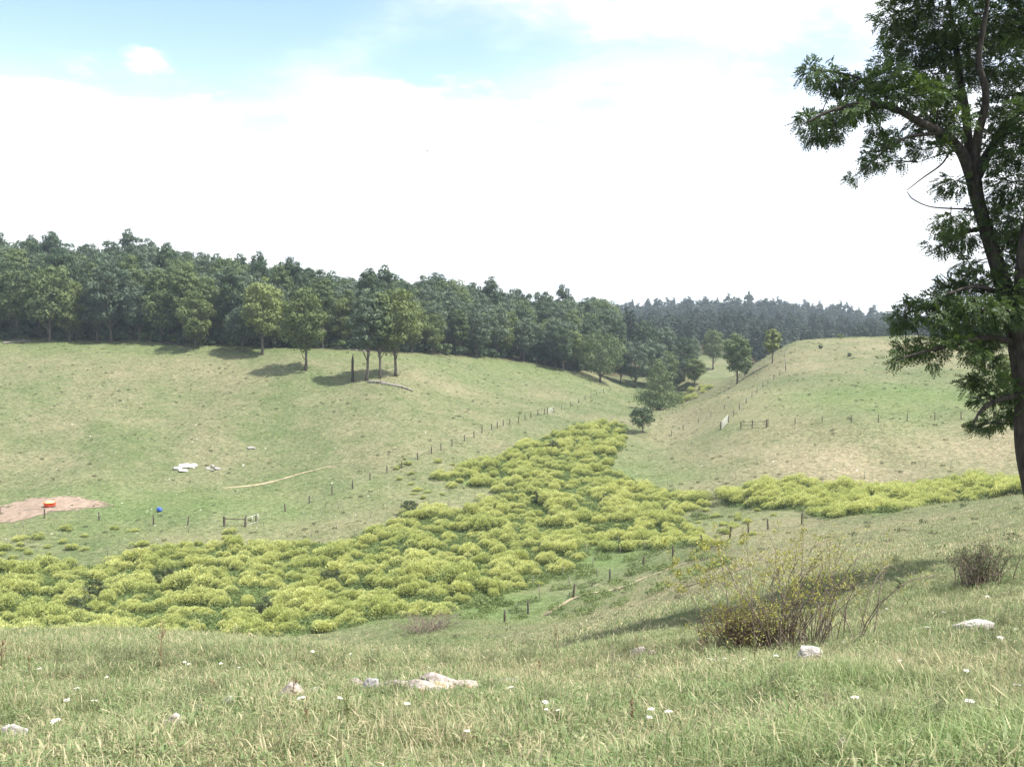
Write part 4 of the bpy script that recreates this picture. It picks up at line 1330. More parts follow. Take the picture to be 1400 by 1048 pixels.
# ------------------------------------------------------------------ bare bushes on the near slope
def twig_bush(name, pos, label, nst, width, height, nleaf, leaf, seed, lean=0.0, leafside=0.0, cat='bush', rad=.011, arch=.5, stemmat='brown_twig'):
    g = np.random.default_rng(seed)
    st, lv = MB(), MB()
    Lp = []
    for i in range(nst):
        bx = g.normal(0, .16) * width
        by = g.normal(0, .13) * width
        b = np.array([bx, by, hz(pos[0] + bx, pos[1] + by) - pos[2] - .05])
        az = g.uniform(0, 6.28)
        reach = g.uniform(.05, .5) * width * 0.95
        L = height * g.uniform(.45, 1.05) * (1 - .35 * (reach / width))
        dx = np.array([math.cos(az) + lean + 1.2 * bx / width, math.sin(az) * .8 + 1.2 * by / width, 0])
        dx = dx / (np.linalg.norm(dx) + 1e-6) * reach
        t = np.linspace(0, 1, 7)
        bendp = b + np.outer(t ** 1.25, dx) + np.outer(np.sin(t * math.pi * (.5 + arch * .5 * g.uniform(0, .75))), [0, 0, L])
        bendp += np.cumsum(g.normal(0, .022, (7, 3)), 0)
        st.tube(bendp, np.linspace(rad * g.uniform(.7, 1.3), rad * .25, 7), 4, g.uniform(0, 1), False)
        for j in range(g.integers(4, 9)):
            k = g.integers(2, 7)
            o = bendp[k - 1] + (bendp[k] - bendp[k - 1]) * g.uniform(0, 1)
            tl = g.uniform(.12, .42) * height * .5
            d = unit(1)[0] * .7 + np.array([0, 0, .45]) + dx / (width + .1)
            m_ = o + d * tl * .5 + g.normal(0, .02, 3)
            e_ = o + d * tl + g.normal(0, .04, 3)
            st.tube([o, m_, e_], [rad * .4, rad * .3, rad * .15], 3, g.uniform(0, 1), False)
            for q in range(3):
                Lp.append(o + (e_ - o) * g.uniform(.3, 1))
    Lp = np.array(Lp)
    wt = np.exp(-leafside * Lp[:, 0] / width * 4) * np.clip(Lp[:, 2] / height, .08, 1)
    pk = g.choice(len(Lp), nleaf, p=wt / wt.sum())
    C = Lp[pk] + g.normal(0, .035, (nleaf, 3))
    ln = g.uniform(.025, .06, nleaf)
    lv.cards(C, unit(nleaf), unit(nleaf) + [0, 0, .6], ln, ln * .6, g.uniform(0, 1, nleaf))
    e = bpy.data.objects.new(name, None)
    col.objects.link(e)
    e.location = tuple(pos)
    tag(e, label, cat)
    link('stems', st.mesh('stems', [M[stemmat]]), e)
    link('leaves', lv.mesh('leaves', [M[leaf]]), e)
    return e


p = gp(1085, 884)
twig_bush('rose_bush', p, 'large half-bare twiggy bush with sparse yellow leaves above a rock', 105, 3.7, 2.15, 5200, 'bush_leaf', 61, 0.05, .55, rad=.009)
p = gp(1030, 886)
twig_bush('rose_bush', p, 'low tangled brown bush leaning against the large twiggy bush', 230, 1.9, .85, 1500, 'bush_leaf', 62, -.2, .3, rad=.008, stemmat='red_twig')
p = gp(1336, 800)
twig_bush('thorn_bush', p, 'small dense grey-green bush standing alone by the tree shadow', 110, 1.5, 1.05, 2400, 'dull_leaf', 63, 0, 0)
p = gp(585, 862)
twig_bush('dead_brush', p, 'brown dried brush at the rim of the thicket', 120, 6.5, 1.6, 500, 'dull_leaf', 64, 0, 0, rad=.02)

# broad-leaved dark plant
p = gp(1231, 812)
mb = MB()
mb.tube([(0, 0, -.05), (.01, 0, .2), (.0, .02, .42)], [.008, .006, .004], 5, .3)
sb = MB()
nlf = 26
a = rng.uniform(0, 6.28, nlf)
z = rng.uniform(.08, .44, nlf)
dd = np.stack([np.cos(a), np.sin(a), rng.uniform(-.2, .5, nlf)], -1)
sb.cards(np.stack([0 * a, 0 * a, z], -1) + dd * .07, dd, np.array([[0, 0, 1.0]]) + rng.normal(0, .3, (nlf, 3)), .15, .08, rng.uniform(0, 1, nlf))
e = bpy.data.objects.new('milkweed_plant', None)
col.objects.link(e)
e.location = tuple(p)
tag(e, 'short dark broad-leaved weed standing beside the tree shadow', 'weed')
link('stem', mb.mesh('stem', [M['stem']]), e)
link('leaves', sb.mesh('leaves', [M['leaf_oak']]), e)


# ------------------------------------------------------------------ fences, stakes, gates
def post_mesh(h, r, seed):
    g = np.random.default_rng(seed)
    mb = MB()
    lean = g.normal(0, .03, 2)
    zz = np.array([-.4, 0, h * .5, h * .96, h])
    mb.tube(np.stack([lean[0] * zz, lean[1] * zz, zz], -1), np.array([1.05, 1.05, 1, .95, .7]) * r, 8)
    return mb.mesh('post', [M['post']], False)


POSTS = [post_mesh(1.35, .10, k) for k in range(4)]
THIN = [post_mesh(1.3, .075, 10 + k) for k in range(3)]


def fence(name, px, label, meshes=POSTS, wires=3, h=1.3, sc=1.0):
    P = ground(px)
    e = bpy.data.objects.new(name, None)
    col.objects.link(e)
    e.location = tuple(P[0])
    tag(e, label, 'fence')
    for q in P:
        link('post', meshes[int(rng.integers(0, len(meshes)))], e, q - P[0], rng.uniform(0, 6.28), (sc, sc, sc * rng.uniform(.9, 1.08)))
    for k in range(wires):
        z = h * sc * (k + 1) / (wires + .25)
        pts = []
        for a_, b_ in zip(P[:-1], P[1:]):
            for t_ in (0, .25, .5, .75):
                pts.append(a_ + (b_ - a_) * t_ + np.array([0, 0, z - .08 * t_ * (1 - t_) * 4 * .5]))
        pts.append(P[-1] + np.array([0, 0, z]))
        mb = MB()
        mb.tube(np.array(pts) - P[0], .006, 3, .5, False)
        link('wire', mb.mesh('wire', [M['wire']]), e)
    return e


fence('wire_fence', [(-60, 702), (0, 703), (61, 708), (136, 711), (210, 717), (257, 718), (306, 719)], 'post and wire fence running below the dirt patch and orange feeder', sc=1.05)
fence('wire_fence', [(350, 714), (390, 699), (423, 688), (454, 676), (482, 668), (506, 656), (529, 647), (549, 640), (571, 628), (590, 620), (603, 616), (618, 610), (635, 603), (648, 598), (659, 592), (672, 588), (680, 585), (688, 582), (697, 580), (709, 577), (718, 574), (726, 571), (735, 568), (744, 566)],
      'long wire fence climbing the pasture beside the thicket to the white gate')
fence('wire_fence', [(757, 563), (768, 560), (780, 556), (791, 551), (800, 547), (808, 544), (816, 541), (825, 537), (834, 534)], 'wire fence continuing beyond the small white gate to the wide dark tree', THIN)
fence('wire_fence', [(690, 852), (722, 839), (784, 817), (834, 796), (879, 777), (920, 761), (959, 748), (998, 736), (1023, 731), (1050, 724), (1096, 717)], 'dark post fence along the worn path on the near hillside', sc=1.0)
fence('wire_fence', [(1050, 583), (1087, 580), (1124, 578), (1164, 577), (1201, 577), (1240, 576), (1278, 574), (1314, 573), (1350, 571), (1390, 570), (1430, 569)], 'thin post fence crossing the far hill between green and dry grass', THIN, sc=1.05)
fence('wire_fence', [(996, 577), (1003, 568), (1011, 560), (1020, 551), (1028, 543), (1035, 537), (1043, 530), (1050, 525), (1058, 519), (1066, 513), (1074, 507)], 'fence rising straight up the hill shoulder from the open gate', THIN)
fence('wire_fence', [(918, 596), (934, 588), (955, 578), (972, 570), (990, 560)], 'short fence of thin posts along the dry bank', THIN, sc=.9)

# wooden rail brace beside the open gate
A_, B_ = gp(1013, 586), gp(1048, 584)
e = bpy.data.objects.new('rail_fence', None)
col.objects.link(e)
e.location = tuple(A_)
tag(e, 'short wooden rail fence next to the open white gate', 'fence')
for t_ in (0, .45, 1):
    q = A_ + (B_ - A_) * t_
    q[2] = hz(q[0], q[1])
    link('post', POSTS[0], e, q - A_, 0, 1.1)
for z in (1.2, .65):
    mb = MB()
    mb.tube([[0, -.06, z], list(B_ - A_ + np.array([0, -.06, z]))], .055, 6)
    link('rail', mb.mesh('rail', [M['stake']]), e)


def farm_gate(px0, px1, h, label, mat='white_metal', bars=5):
    a, b = px0, px1
    ax = b - a
    L = np.linalg.norm(ax[:2])
    e = bpy.data.objects.new('farm_gate', None)
    col.objects.link(e)
    e.location = tuple(a)
    tag(e, label, 'gate')
    for k in range(bars):
        mb = MB()
        z = .18 + (h - .18) * k / (bars - 1)
        mb.tube([[0, 0, z], list(ax + np.array([0, 0, z]))], .03, 6)
        link('bar', mb.mesh('bar', [M[mat]]), e)
    for t_ in (0, .5, 1):
        mb = MB()
        q = ax * t_
        mb.tube([q + [0, 0, .15], q + [0, 0, h + .03]], .05, 6)
        link('upright', mb.mesh('upright', [M[mat]]), e)
    for t_ in (-.06,):
        link('gate_post', POSTS[1], e, ax * t_, 0, 1.2)
    return e


g0 = gp(986, 587)
g1 = g0 + np.array([1.9, 3.2, 0])
g1[2] = hz(g1[0], g1[1]) + .1
farm_gate(g0, g1, 1.5, 'open white metal gate at the corner of the hill fences')
g0, g1 = gp(749, 566), gp(757, 563)
farm_gate(g0, g1, 1.2, 'small white gate in the far stretch of pasture fence', bars=4)
g0, g1 = gp(337, 719), gp(353, 714)
farm_gate(g0, g1, 1.25, 'low white rail gate beside the dark wooden brace', bars=2)
A_, B_ = gp(307, 719), gp(335, 720)
e = bpy.data.objects.new('fence_brace', None)
col.objects.link(e)
e.location = tuple(A_)
tag(e, 'dark wooden brace of two posts and a top rail', 'fence brace')
link('post', POSTS[2], e, (0, 0, 0), 0, (1.3, 1.3, 1.05))
link('post', POSTS[3], e, B_ - A_, 0, (1.3, 1.3, 1.05))
mb = MB()
mb.tube([[0, 0, 1.12], list(B_ - A_ + np.array([0, 0, 1.12]))], .07, 7)
link('rail', mb.mesh('rail', [M['post']]), e)


def stake_mesh(seed):
    mb = MB()
    g = np.random.default_rng(seed)
    l = g.normal(0, .05, 2)
    mb.tube([(0, 0, -.3), (l[0] * .5, l[1] * .5, .6), (l[0], l[1], 1.12), (l[0], l[1], 1.2)], [.045, .045, .042, .015], 4)
    return mb.mesh('planting_stake', [M['stake']])


STK = [stake_mesh(k) for k in range(4)]
stk = [(x / 4, 600 + y / 4 + 3) for x, y in ((127, 475), (100, 530), (137, 590), (127, 668), (360, 480), (330, 535), (353, 610), (543, 548), (588, 625), (783, 565), (820, 495), (857, 640), (1030, 500), (1245, 512))]
stk += [(350 + x / 4, 560 + y / 4 + 3) for x, y in ((263, 600), (360, 568), (440, 640), (305, 685), (542, 600), (540, 680), (450, 530), (625, 575), (717, 535), (1057, 510), (988, 530), (795, 497), (1108, 485))]
stk += [(700 + x / 4, 560 + y / 4 + 3) for x, y in ((445, 430), (850, 395), (997, 395), (1152, 395), (1310, 390), (840, 560), (1010, 590), (583, 720), (408, 780), (730, 755), (590, 790), (445, 845), (465, 905), (280, 895), (318, 955), (150, 1015), (115, 960))]
stk += [(x, y) for x, y in ((1006, 655), (1182, 655), (1265, 640), (1300, 640), (925, 565), (956, 560), (950, 565), (1098, 705), (1135, 706), (920, 545), (1020, 690))]
SMARK = [('below the dirt patch', gp(60, 735)), ('below the wooden brace', gp(310, 740)), ('between the pasture fence and the thicket', gp(460, 700)), ('near the bend of the pasture fence', gp(590, 690)), ('in the weeds beside the dark post fence', gp(800, 790)), ('in the fork of the thicket', gp(930, 700)),
         ('at the foot of the dry hill', gp(1010, 660)), ('behind the side strip of shrubs', gp(1250, 655)), ('on the dry bank', gp(940, 565)), ('beyond the end of the worn path', gp(1100, 706))]
for q in ground(stk):
    o = link('planting_stake', STK[int(rng.integers(0, 4))], None, q, rng.uniform(0, 6.28), (1, 1, rng.uniform(.85, 1.15)))
    tag(o, 'thin weathered planting stake ' + min(SMARK, key=lambda m_: (m_[1][0] - q[0]) ** 2 + (m_[1][1] - q[1]) ** 2)[0], 'stake', 'planting stakes on the valley floor')


# ------------------------------------------------------------------ snag, logs
p = gp(482, 521)
mb = MB()
mb.tube([(0, 0, -.4), (.05, 0, 1), (0, .03, 2.6), (.06, .0, 4.4), (.1, 0, 5.6), (.16, 0, 6.3)], [.42, .34, .30, .27, .17, .05], 9)
mb.tube([(.0, 0, 3.6), (-.12, 0, 4.6), (-.16, 0, 5.3)], [.22, .14, .02], 6)
tag(link('dead_snag', mb.mesh('dead_snag', [M['bark_dark']], True), None, p), 'broken dead trunk with a jagged top beside the field clump', 'snag')
p = gp(1074, 507)
mb = MB()
mb.tube([(0, 0, -.3), (-.1, 0, 2.5), (-.35, 0, 5.5), (-.45, .1, 6.5)], [.11, .09, .05, .02], 6)
mb.tube([(-.2, 0, 3.6), (-.7, .1, 4.6)], [.04, .015], 5)
tag(link('dead_snag', mb.mesh('dead_snag', [M['deadwood']], True), None, p), 'thin bare dead pole at the top of the rising fence', 'snag')


def log(px0, px1, r, label, mat='deadwood', branches=3):
    a, b = gp(*px0), gp(*px1)
    n = 8
    t_ = np.linspace(0, 1, n)
    P_ = a + np.outer(t_, b - a)
    P_[:, 2] = H(P_[:, 0], P_[:, 1]) + r * .7
    P_ += rng.normal(0, r * .2, P_.shape)
    mb = MB()
    mb.tube(P_ - a, np.linspace(r, r * .55, n), 8)
    for k in range(branches):
        o = P_[int(rng.integers(2, n))] - a
        mb.tube([o, o + np.array([rng.uniform(-1, 1), rng.uniform(-1, 1), rng.uniform(.3, .9)]) * r * 5], [r * .3, r * .1], 5)
    tag(link('fallen_log', mb.mesh('fallen_log', [M[mat]], True), None, a), label, 'log')


log((503, 523), (565, 536), .32, 'long grey fallen trunk lying below the field clump')
log((520, 525), (548, 530), .22, 'shorter fallen trunk beside the long grey one', branches=1)
log((215, 467), (262, 474), .28, 'dark fallen log along the wood edge near the corner tree', 'bark_dark')
log((4, 470), (42, 466), .3, 'pale log lying at the wood edge on the pasture crest')
log((452, 476), (500, 481), .3, 'pale felled trunk in the gap behind the field clump')
log((32, 697), (62, 696), .08, 'thin board lying on the bare soil', 'stake', 0)


# ------------------------------------------------------------------ feeder, barrel
def lathe(prof, n=20):
    prof = np.array(prof)
    th = np.arange(n) * 2 * math.pi / n
    V = np.stack([prof[:, 0][:, None] * np.cos(th), prof[:, 0][:, None] * np.sin(th), np.repeat(prof[:, 1][:, None], n, 1)], -1).reshape(-1, 3)
    m_ = len(prof)
    i, j = np.meshgrid(np.arange(m_ - 1), np.arange(n), indexing='ij')
    Q = np.stack([i * n + j, i * n + (j + 1) % n, (i + 1) * n + (j + 1) % n, (i + 1) * n + j], -1).reshape(-1, 4)
    return V, Q


p = gp(68, 692)
e = bpy.data.objects.new('mineral_feeder', None)
col.objects.link(e)
e.location = tuple(p)
tag(e, 'orange tub feeder standing on the bare soil', 'feeder')
V, Q = lathe([(0, 0), (.72, 0), (.78, .05), (.82, .25), (.80, .30), (.84, .34), (.88, .62), (.90, .64), (.88, .66), (.82, .64), (.76, .40), (0, .40)], 24)
mb = MB(); mb.add(V, Q)
link('tub', mb.mesh('tub', [M['orange']], True), e)
V, Q = lathe([(.80, .5), (.62, .70), (.40, .84), (.18, .92), (0.001, .94)], 20)
V = V + rng.normal(0, .018, V.shape)
mb = MB(); mb.add(V, Q)
link('feed_heap', mb.mesh('feed_heap', [M['feed']], True), e)
V, Q = lathe([(.835, .10), (.86, .13), (.86, .2), (.845, .23)], 24)
mb = MB(); mb.add(V, Q)
link('band', mb.mesh('band', [paint_mat('red_band', (.45, .03, .02))], True), e)

p = gp(218, 699)
e = bpy.data.objects.new('plastic_barrel', None)
col.objects.link(e)
e.location = tuple(p + np.array([0, 0, .33]))
e.rotation_euler = (R(90), R(8), R(50))
tag(e, 'small blue plastic barrel lying in the pasture grass', 'barrel')
V, Q = lathe([(0, -.42), (.26, -.42), (.31, -.36), (.33, -.15), (.345, -.13), (.33, -.11), (.33, .11), (.345, .13), (.33, .15), (.31, .36), (.26, .42), (0, .42)], 20)
mb = MB(); mb.add(V, Q)
link('drum', mb.mesh('drum', [M['blue']], True), e)
V, Q = lathe([(0.0, .425), (.06, .425), (.06, .46), (0, .46)], 10)
mb = MB(); mb.add(V, Q)
link('cap', mb.mesh('cap', [M['white_metal']], True), e)


# ------------------------------------------------------------------ rocks
def ico(sub):
    t = (1 + 5 ** .5) / 2
    V = [(-1, t, 0), (1, t, 0), (-1, -t, 0), (1, -t, 0), (0, -1, t), (0, 1, t), (0, -1, -t), (0, 1, -t), (t, 0, -1), (t, 0, 1), (-t, 0, -1), (-t, 0, 1)]
    V = [np.array(v) / np.linalg.norm(v) for v in V]
    Fc = [(0, 11, 5), (0, 5, 1), (0, 1, 7), (0, 7, 10), (0, 10, 11), (1, 5, 9), (5, 11, 4), (11, 10, 2), (10, 7, 6), (7, 1, 8), (3, 9, 4), (3, 4, 2), (3, 2, 6), (3, 6, 8), (3, 8, 9), (4, 9, 5), (2, 4, 11), (6, 2, 10), (8, 6, 7), (9, 8, 1)]
    for _ in range(sub):
        mid, nf = {}, []

        def mp(a, b):
            k = (min(a, b), max(a, b))
            if k not in mid:
                v = V[a] + V[b]
                V.append(v / np.linalg.norm(v))
                mid[k] = len(V) - 1
            return mid[k]
        for a, b, c in Fc:
            x, y, z = mp(a, b), mp(b, c), mp(c, a)
            nf += [(a, x, z), (b, y, x), (c, z, y), (x, y, z)]
        Fc = nf
    return np.array(V), np.array(Fc)


IV, IF = ico(3)


def rock(pos, sx, sy, sz, seed, label, mat='rock', name='limestone_rock', rot=0.0, cat='rock', group=None, sink=.3):
    g = np.random.default_rng(seed)
    V = IV.copy()
    for _ in range(11):                      # chip flat faces off
        n_ = unit(1)[0] if False else g.normal(size=3)
        n_ /= np.linalg.norm(n_)
        d_ = g.uniform(.42, .85)
        h_ = V @ n_ - d_
        V = V - np.outer(np.clip(h_, 0, None) * .85, n_)
    for f, a in ((2.5, .10), (5, .05), (11, .022)):
        ph = g.uniform(0, 6.28, (3,))
        k_ = g.normal(size=(3, 3)) * f
        V = V * (1 + a * np.sin(V @ k_[0] + ph[0]) * np.sin(V @ k_[1] + ph[1]) + a * .6 * np.sin(V @ k_[2] + ph[2]))[:, None]
    V = V * [sx / 2, sy / 2, sz / 2]
    mb = MB()
    mb.add(V, None, IF)
    o = link(name, mb.mesh(name, [M[mat]], False), None, np.asarray(pos) + [0, 0, sz * (.5 - sink)], rot)
    return tag(o, label, cat, group)


RK = [  # px, py, width px, height px, label, mat
    (503, 946, 34, 20, 'grey rounded rock at one end of the ledge in the grass', 'rock_grey'),
    (548, 943, 60, 14, 'flat tan slab in the middle of the rock ledge', 'rock'),
    (597, 940, 58, 17, 'largest pale block of the rock ledge in the grass', 'rock'),
    (575, 948, 66, 13, 'low orange-tinted slab along the foot of the rock ledge', 'rock'),
    (632, 942, 40, 14, 'tapering pale slab ending the rock ledge', 'rock'),
    (486, 937, 22, 8, 'small flat stone just past the grey end rock', 'rock'),
    (402, 953, 40, 16, 'low pinkish rock with a brown stalk beside it', 'rock'),
    (428, 949, 34, 9, 'thin earthy slab beside the low pinkish rock', 'rock'),
    (311, 963, 32, 9, 'small dark-edged flat stone in the grass', 'rock_grey'),
    (270, 971, 20, 7, 'little grey stone beside the flat stone', 'rock_grey'),
    (232, 995, 36, 17, 'pinkish grey mottled rock half sunk in grass', 'rock'),
    (20, 1010, 32, 19, 'white boulder with a dark side in the grass', 'rock_pale'),
    (1108, 902, 46, 19, 'pale grey rock below the twiggy bush', 'rock_pale'),
    (1330, 861, 54, 14, 'flat white rock with a dark notch on the bright slope', 'rock_pale'),
    (978, 905, 14, 6, 'small white stone before the tangled brown bush', 'lime'),
    (872, 897, 26, 11, 'small pinkish stones at the end of the bush shadow', 'rock'),
    (893, 896, 14, 7, 'tiny pale stone next to the pinkish stones', 'rock'),
    (695, 935, 40, 8, 'brownish low stone past the end of the ledge', 'rock'),
]
for q, (px, py, wpx, hpx, lab, mt) in enumerate(RK):
    p = gp(px, py)
    d = p[1]
    wv_, hv_ = wpx / F * d, hpx / F * d
    rock(p, wv_ * 1.08, max(wv_ * .6, hv_), hv_ * 2.0, 700 + q, lab, mt, rot=rng.uniform(-.4, .4), sink=.36)

# pale stone heaps on the far pasture
for q, (px, py, wpx, hpx, lab, mt) in enumerate([(243, 641, 15, 6, 'pale lime stone at one side of the white heap', 'lime'), (254, 638, 20, 8, 'largest pale stone of the white heap on the pasture', 'lime'), (263, 636, 13, 6, 'pale stone tapering off the white heap', 'lime'), (250, 643, 16, 4, 'low pale stone under the white heap', 'lime'),
                                                   (284, 640, 7, 4, 'grey stone of the small scattered heap', 'rock_grey'), (290, 639, 8, 7, 'upright grey stone in the small scattered heap', 'rock_grey'), (297, 641, 9, 5, 'pale grey stone in the small scattered heap', 'rock_grey'), (291, 643, 7, 3, 'flat grey stone before the small heap', 'rock_grey'),
                                                   (344, 612, 14, 3, 'low purple-grey stone higher on the pasture', 'rock_grey'), (333, 636, 5, 3, 'single small pale stone past the scattered heap', 'lime')]):
    p = gp(px, py)
    wv_, hv_ = wpx / F * p[1], hpx / F * p[1]
    rock(p, wv_ * 1.1, max(wv_ * 1.2, hv_), hv_ * 1.1, 760 + q, lab, mt, rot=rng.uniform(-.4, .4), sink=.45)
# tiny pale stones sprinkled over the pasture
pm = [rock((0, -900, 0), .35, .3, .2, 800 + k, 'x', 'lime') for k in range(3)]
pmesh = [o.data for o in pm]
for o in pm:
    bpy.data.objects.remove(o)
P = ground([(rng.uniform(0, 700), rng.uniform(500, 740)) for _ in range(110)] + [(rng.uniform(850, 1400), rng.uniform(600, 660)) for _ in range(25)])
n = len(P)
scatter('pale_pebbles', P, np.stack([np.zeros(n), np.zeros(n), rng.uniform(0, 6.28, n)], -1), rng.uniform(.4, 1.2, n), rng.integers(0, 3, n), pmesh, 'small pale stones sprinkled over the pasture')


# ------------------------------------------------------------------ wild flowers and dry stalks in the near grass
def umbel(seed, h):
    g = np.random.default_rng(seed)
    s, u = MB(), MB()
    lx, ly = g.normal(0, .06, 2)
    s.tube([(0, 0, -.05), (lx * .4, ly * .4, h * .5), (lx, ly, h)], [.0035, .003, .002], 4, .4, False)
    n = 34
    a = g.uniform(0, 6.28, n)
    q = np.sqrt(g.uniform(0, 1, n)) * .042
    P_ = np.stack([lx + q * np.cos(a), ly + q * np.sin(a), h + .03 - 5 * q * q + g.normal(0, .002, n)], -1)
    u.cards(P_, np.stack([np.cos(a), np.sin(a), .1 + 0 * a], -1), np.array([[0, 0, 1.0]]) + g.normal(0, .25, (n, 3)), .02, .018, g.uniform(0, 1, n))
    for k in range(0, n, 3):
        s.tube([(lx, ly, h), P_[k]], [.0012, .0008], 3, .5, False)
    return s.mesh('stem', [M['stem']]), u.mesh('umbel', [M['flower']])


def beside(p, marks):
    return min(marks, key=lambda m_: (m_[1][0] - p[0]) ** 2 + (m_[1][1] - p[1]) ** 2)[0]


FMARK = [('around the white boulder', gp(20, 1010)), ('near the mottled sunken rock', gp(232, 995)), ('by the low pinkish rock', gp(402, 953)), ('by the rock ledge', gp(575, 945)), ('below the small pinkish stones', gp(872, 900)), ('before the tangled brown bush', gp(1000, 900)),
         ('at the pale rock under the bush', gp(1108, 900)), ('by the flat white rock', gp(1330, 861)), ('at the edge of the tree shadow', gp(1230, 825)), ('in the long lush grass', gp(1330, 1010)), ('in the open grass past the ledge', gp(740, 975)), ('near the tall branched seed stalk', gp(219, 916)), ('on the grass lip above the thicket', gp(480, 892))]
UM = [umbel(900 + k, [.35, .5, .28, .42][k]) for k in range(4)]
FL = [(1115, 838), (1127, 865), (1100, 873), (1155, 880), (1060, 908), (1110, 912), (1290, 840), (1268, 880), (1345, 884), (1368, 902), (1231, 905), (1350, 822), (1195, 848), (1390, 868), (1330, 880), (990, 907), (1018, 905), (978, 910),
      (883, 1006), (899, 1012), (925, 1000), (739, 985), (744, 978), (712, 968), (770, 985), (428, 1006), (460, 970), (588, 915), (430, 905), (107, 980), (92, 969), (120, 1000), (75, 1005), (90, 1016), (250, 880 + 30), (255, 918), (300, 912), (605, 885), (660, 893), (515, 893), (480, 880 + 15), (930, 870), (885, 880), (1005, 878),
      (1172, 985), (1310, 938), (1328, 1000), (1395, 985), (640, 1010), (550, 998), (1250, 940), (845, 905), (700, 905), (330, 920), (150, 930), (60, 925), (1210, 835), (1370, 840), (1045, 930), (870, 935)]
for q, p in enumerate(ground([(a_, b_ + 10) for a_, b_ in FL])):
    e = bpy.data.objects.new('wild_carrot', None)
    col.objects.link(e)
    e.location = tuple(p)
    e.rotation_euler = (rng.normal(0, .15), rng.normal(0, .15), rng.uniform(0, 6.28))
    s = rng.uniform(.45, .9)
    e.scale = (s, s, s * rng.uniform(.7, 1.1))
    tag(e, 'flat white flower head on a thin stem ' + beside(p, FMARK), 'flower', 'white wild carrot flowers in the near grass')
    k = q % 4
    link('stem', UM[k][0], e)
    link('umbel', UM[k][1], e)


def stalk(px, py, hpx, label, seed, mat='dock', thick=1.0):
    p = gp(px, py)
    h = hpx / F * p[1] * 1.05
    g = np.random.default_rng(seed)
    mb = MB()
    t_ = np.linspace(0, 1, 7)
    ln = g.normal(0, .10, 2) * h
    P_ = np.stack([ln[0] * t_ ** 1.5, ln[1] * t_ ** 1.5, h * t_ - .05], -1) + np.cumsum(g.normal(0, .006, (7, 3)), 0)
    mb.tube(P_, np.linspace(.007, .003, 7) * thick, 5)
    hd = MB()
    n = 46
    k = g.uniform(.5, 1, n) ** .7
    C = np.stack([np.interp(k, t_, P_[:, q]) for q in range(3)], -1) + g.normal(0, .018 * thick, (n, 3))
    hd.cards(C, unit(n) + [0, 0, 1], unit(n), .02 * thick, .010 * thick, g.uniform(0, 1, n))
    for q in range(5):
        z = g.uniform(.3, .85)
        o = np.array([np.interp(z, t_, P_[:, c]) for c in range(3)])
        e_ = o + np.array([g.normal(0, .08), g.normal(0, .08), .14]) * h
        mb.tube([o, (o + e_) / 2 + [0, 0, -.01], e_], [.003 * thick, .0025 * thick, .002 * thick], 3, .5, False)
        C = o + (e_ - o) * g.uniform(.2, 1, (14, 1)) + g.normal(0, .006, (14, 3))
        hd.cards(C, unit(14) + [0, 0, 1], unit(14), .018 * thick, .009 * thick, g.uniform(0, 1, 14))
    e = bpy.data.objects.new('dry_stalk', None)
    col.objects.link(e)
    e.location = tuple(p)
    tag(e, label, 'weed')
    link('stem', mb.mesh('stem', [M[mat]]), e)
    link('seed_head', hd.mesh('seed_head', [M[mat]]), e)


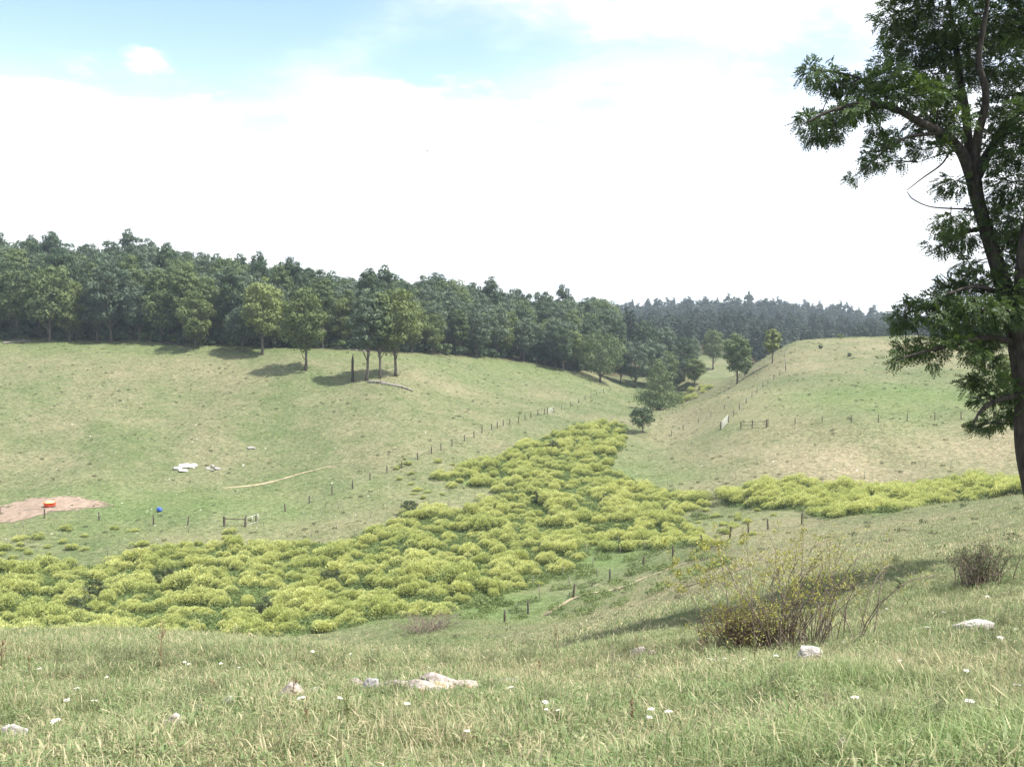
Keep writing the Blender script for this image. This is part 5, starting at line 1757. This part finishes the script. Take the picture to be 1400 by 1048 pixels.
stalk(219, 916, 68, 'tall branched brown seed stalk at the lip of the slope', 1, thick=1.7)
stalk(41, 925, 34, 'leaning dark stalk left alone on the slope lip', 2)
stalk(2, 915, 50, 'brown leafy stalk beyond the white boulder', 3, thick=1.6)
stalk(762, 898, 46, 'slim brown stalk with a branched top on the middle slope', 4)
stalk(739, 925, 28, 'short dark stalk below the slim branched one', 5)
stalk(401, 955, 28, 'thin reddish stalk by the low pinkish rock', 6)
stalk(476, 1010, 80, 'tall thin green stalk leaning before the rock ledge', 7, 'stem')
stalk(423, 995, 34, 'straight stalk with one dark bud below the ledge', 8)
stalk(866, 985, 34, 'dark stalk in the open grass below the pink stones', 9)
stalk(295, 950, 30, 'brown dock stalk behind the flat stone', 10)
stalk(870, 893, 28, 'reddish tuft stalk rising behind the pinkish stones', 11)
stalk(838, 940, 62, 'pale dry grass stem leaning on the middle slope', 12, 'stake', .7)
stalk(1140, 1040, 42, 'short pale broken stem in the lush grass', 13, 'stake', .9)
stalk(955, 905, 36, 'dark stem beside the white stone', 14)
stalk(1355, 790, 60, 'wiry shoot rising through the small dense bush', 15)
stalk(1033, 910, 40, 'thin stem in front of the brown bush', 16, 'stem')

# soaring bird
mb = MB()
bp = at(585, 207, 260)
mb.add([(0, .5, 0), (.12, .1, .05), (0, -.6, 0), (-.12, .1, .05), (0, .1, -.1), (1.0, .0, .25), (.9, -.3, .25), (-1.0, 0, .25), (-.9, -.3, .25)], [(0, 1, 2, 3)], [(0, 4, 1), (1, 4, 2), (2, 4, 3), (3, 4, 0), (1, 5, 6), (1, 6, 2), (3, 8, 7), (3, 2, 8)])
tag(link('bird', mb.mesh('bird', [paint_mat('dark_feather', (.03, .03, .035))]), None, bp, .6), 'tiny dark bird soaring high in the white sky', 'bird')

# ------------------------------------------------------------------ air
hb = MB()
hb.box((0, 0, -8.0), (6400, 6400, 260))
hm = bpy.data.materials.new('haze_air')
hm.use_nodes = True
t = NT(hm.node_tree)
pv = t.n('ShaderNodeVolumePrincipled', {'Color': (0.72, 0.86, 1.0, 1), 'Density': 0.00018, 'Anisotropy': 0.2})
t.n('ShaderNodeOutputMaterial', {'Volume': pv.outputs[0]})
zlo, zhi = GV[:, 2].min() - 1.5, max(GV[:, 2].max() + 34, 45)
hv = MB()
hv.box((0, 0, (zlo + zhi) / 2), (6400, 6400, zhi - zlo))
o = link('haze', hv.mesh('haze', [hm]))
tag(o, 'thin pale summer haze over the valley', None, None, 'stuff')
o.display_type = 'WIRE'
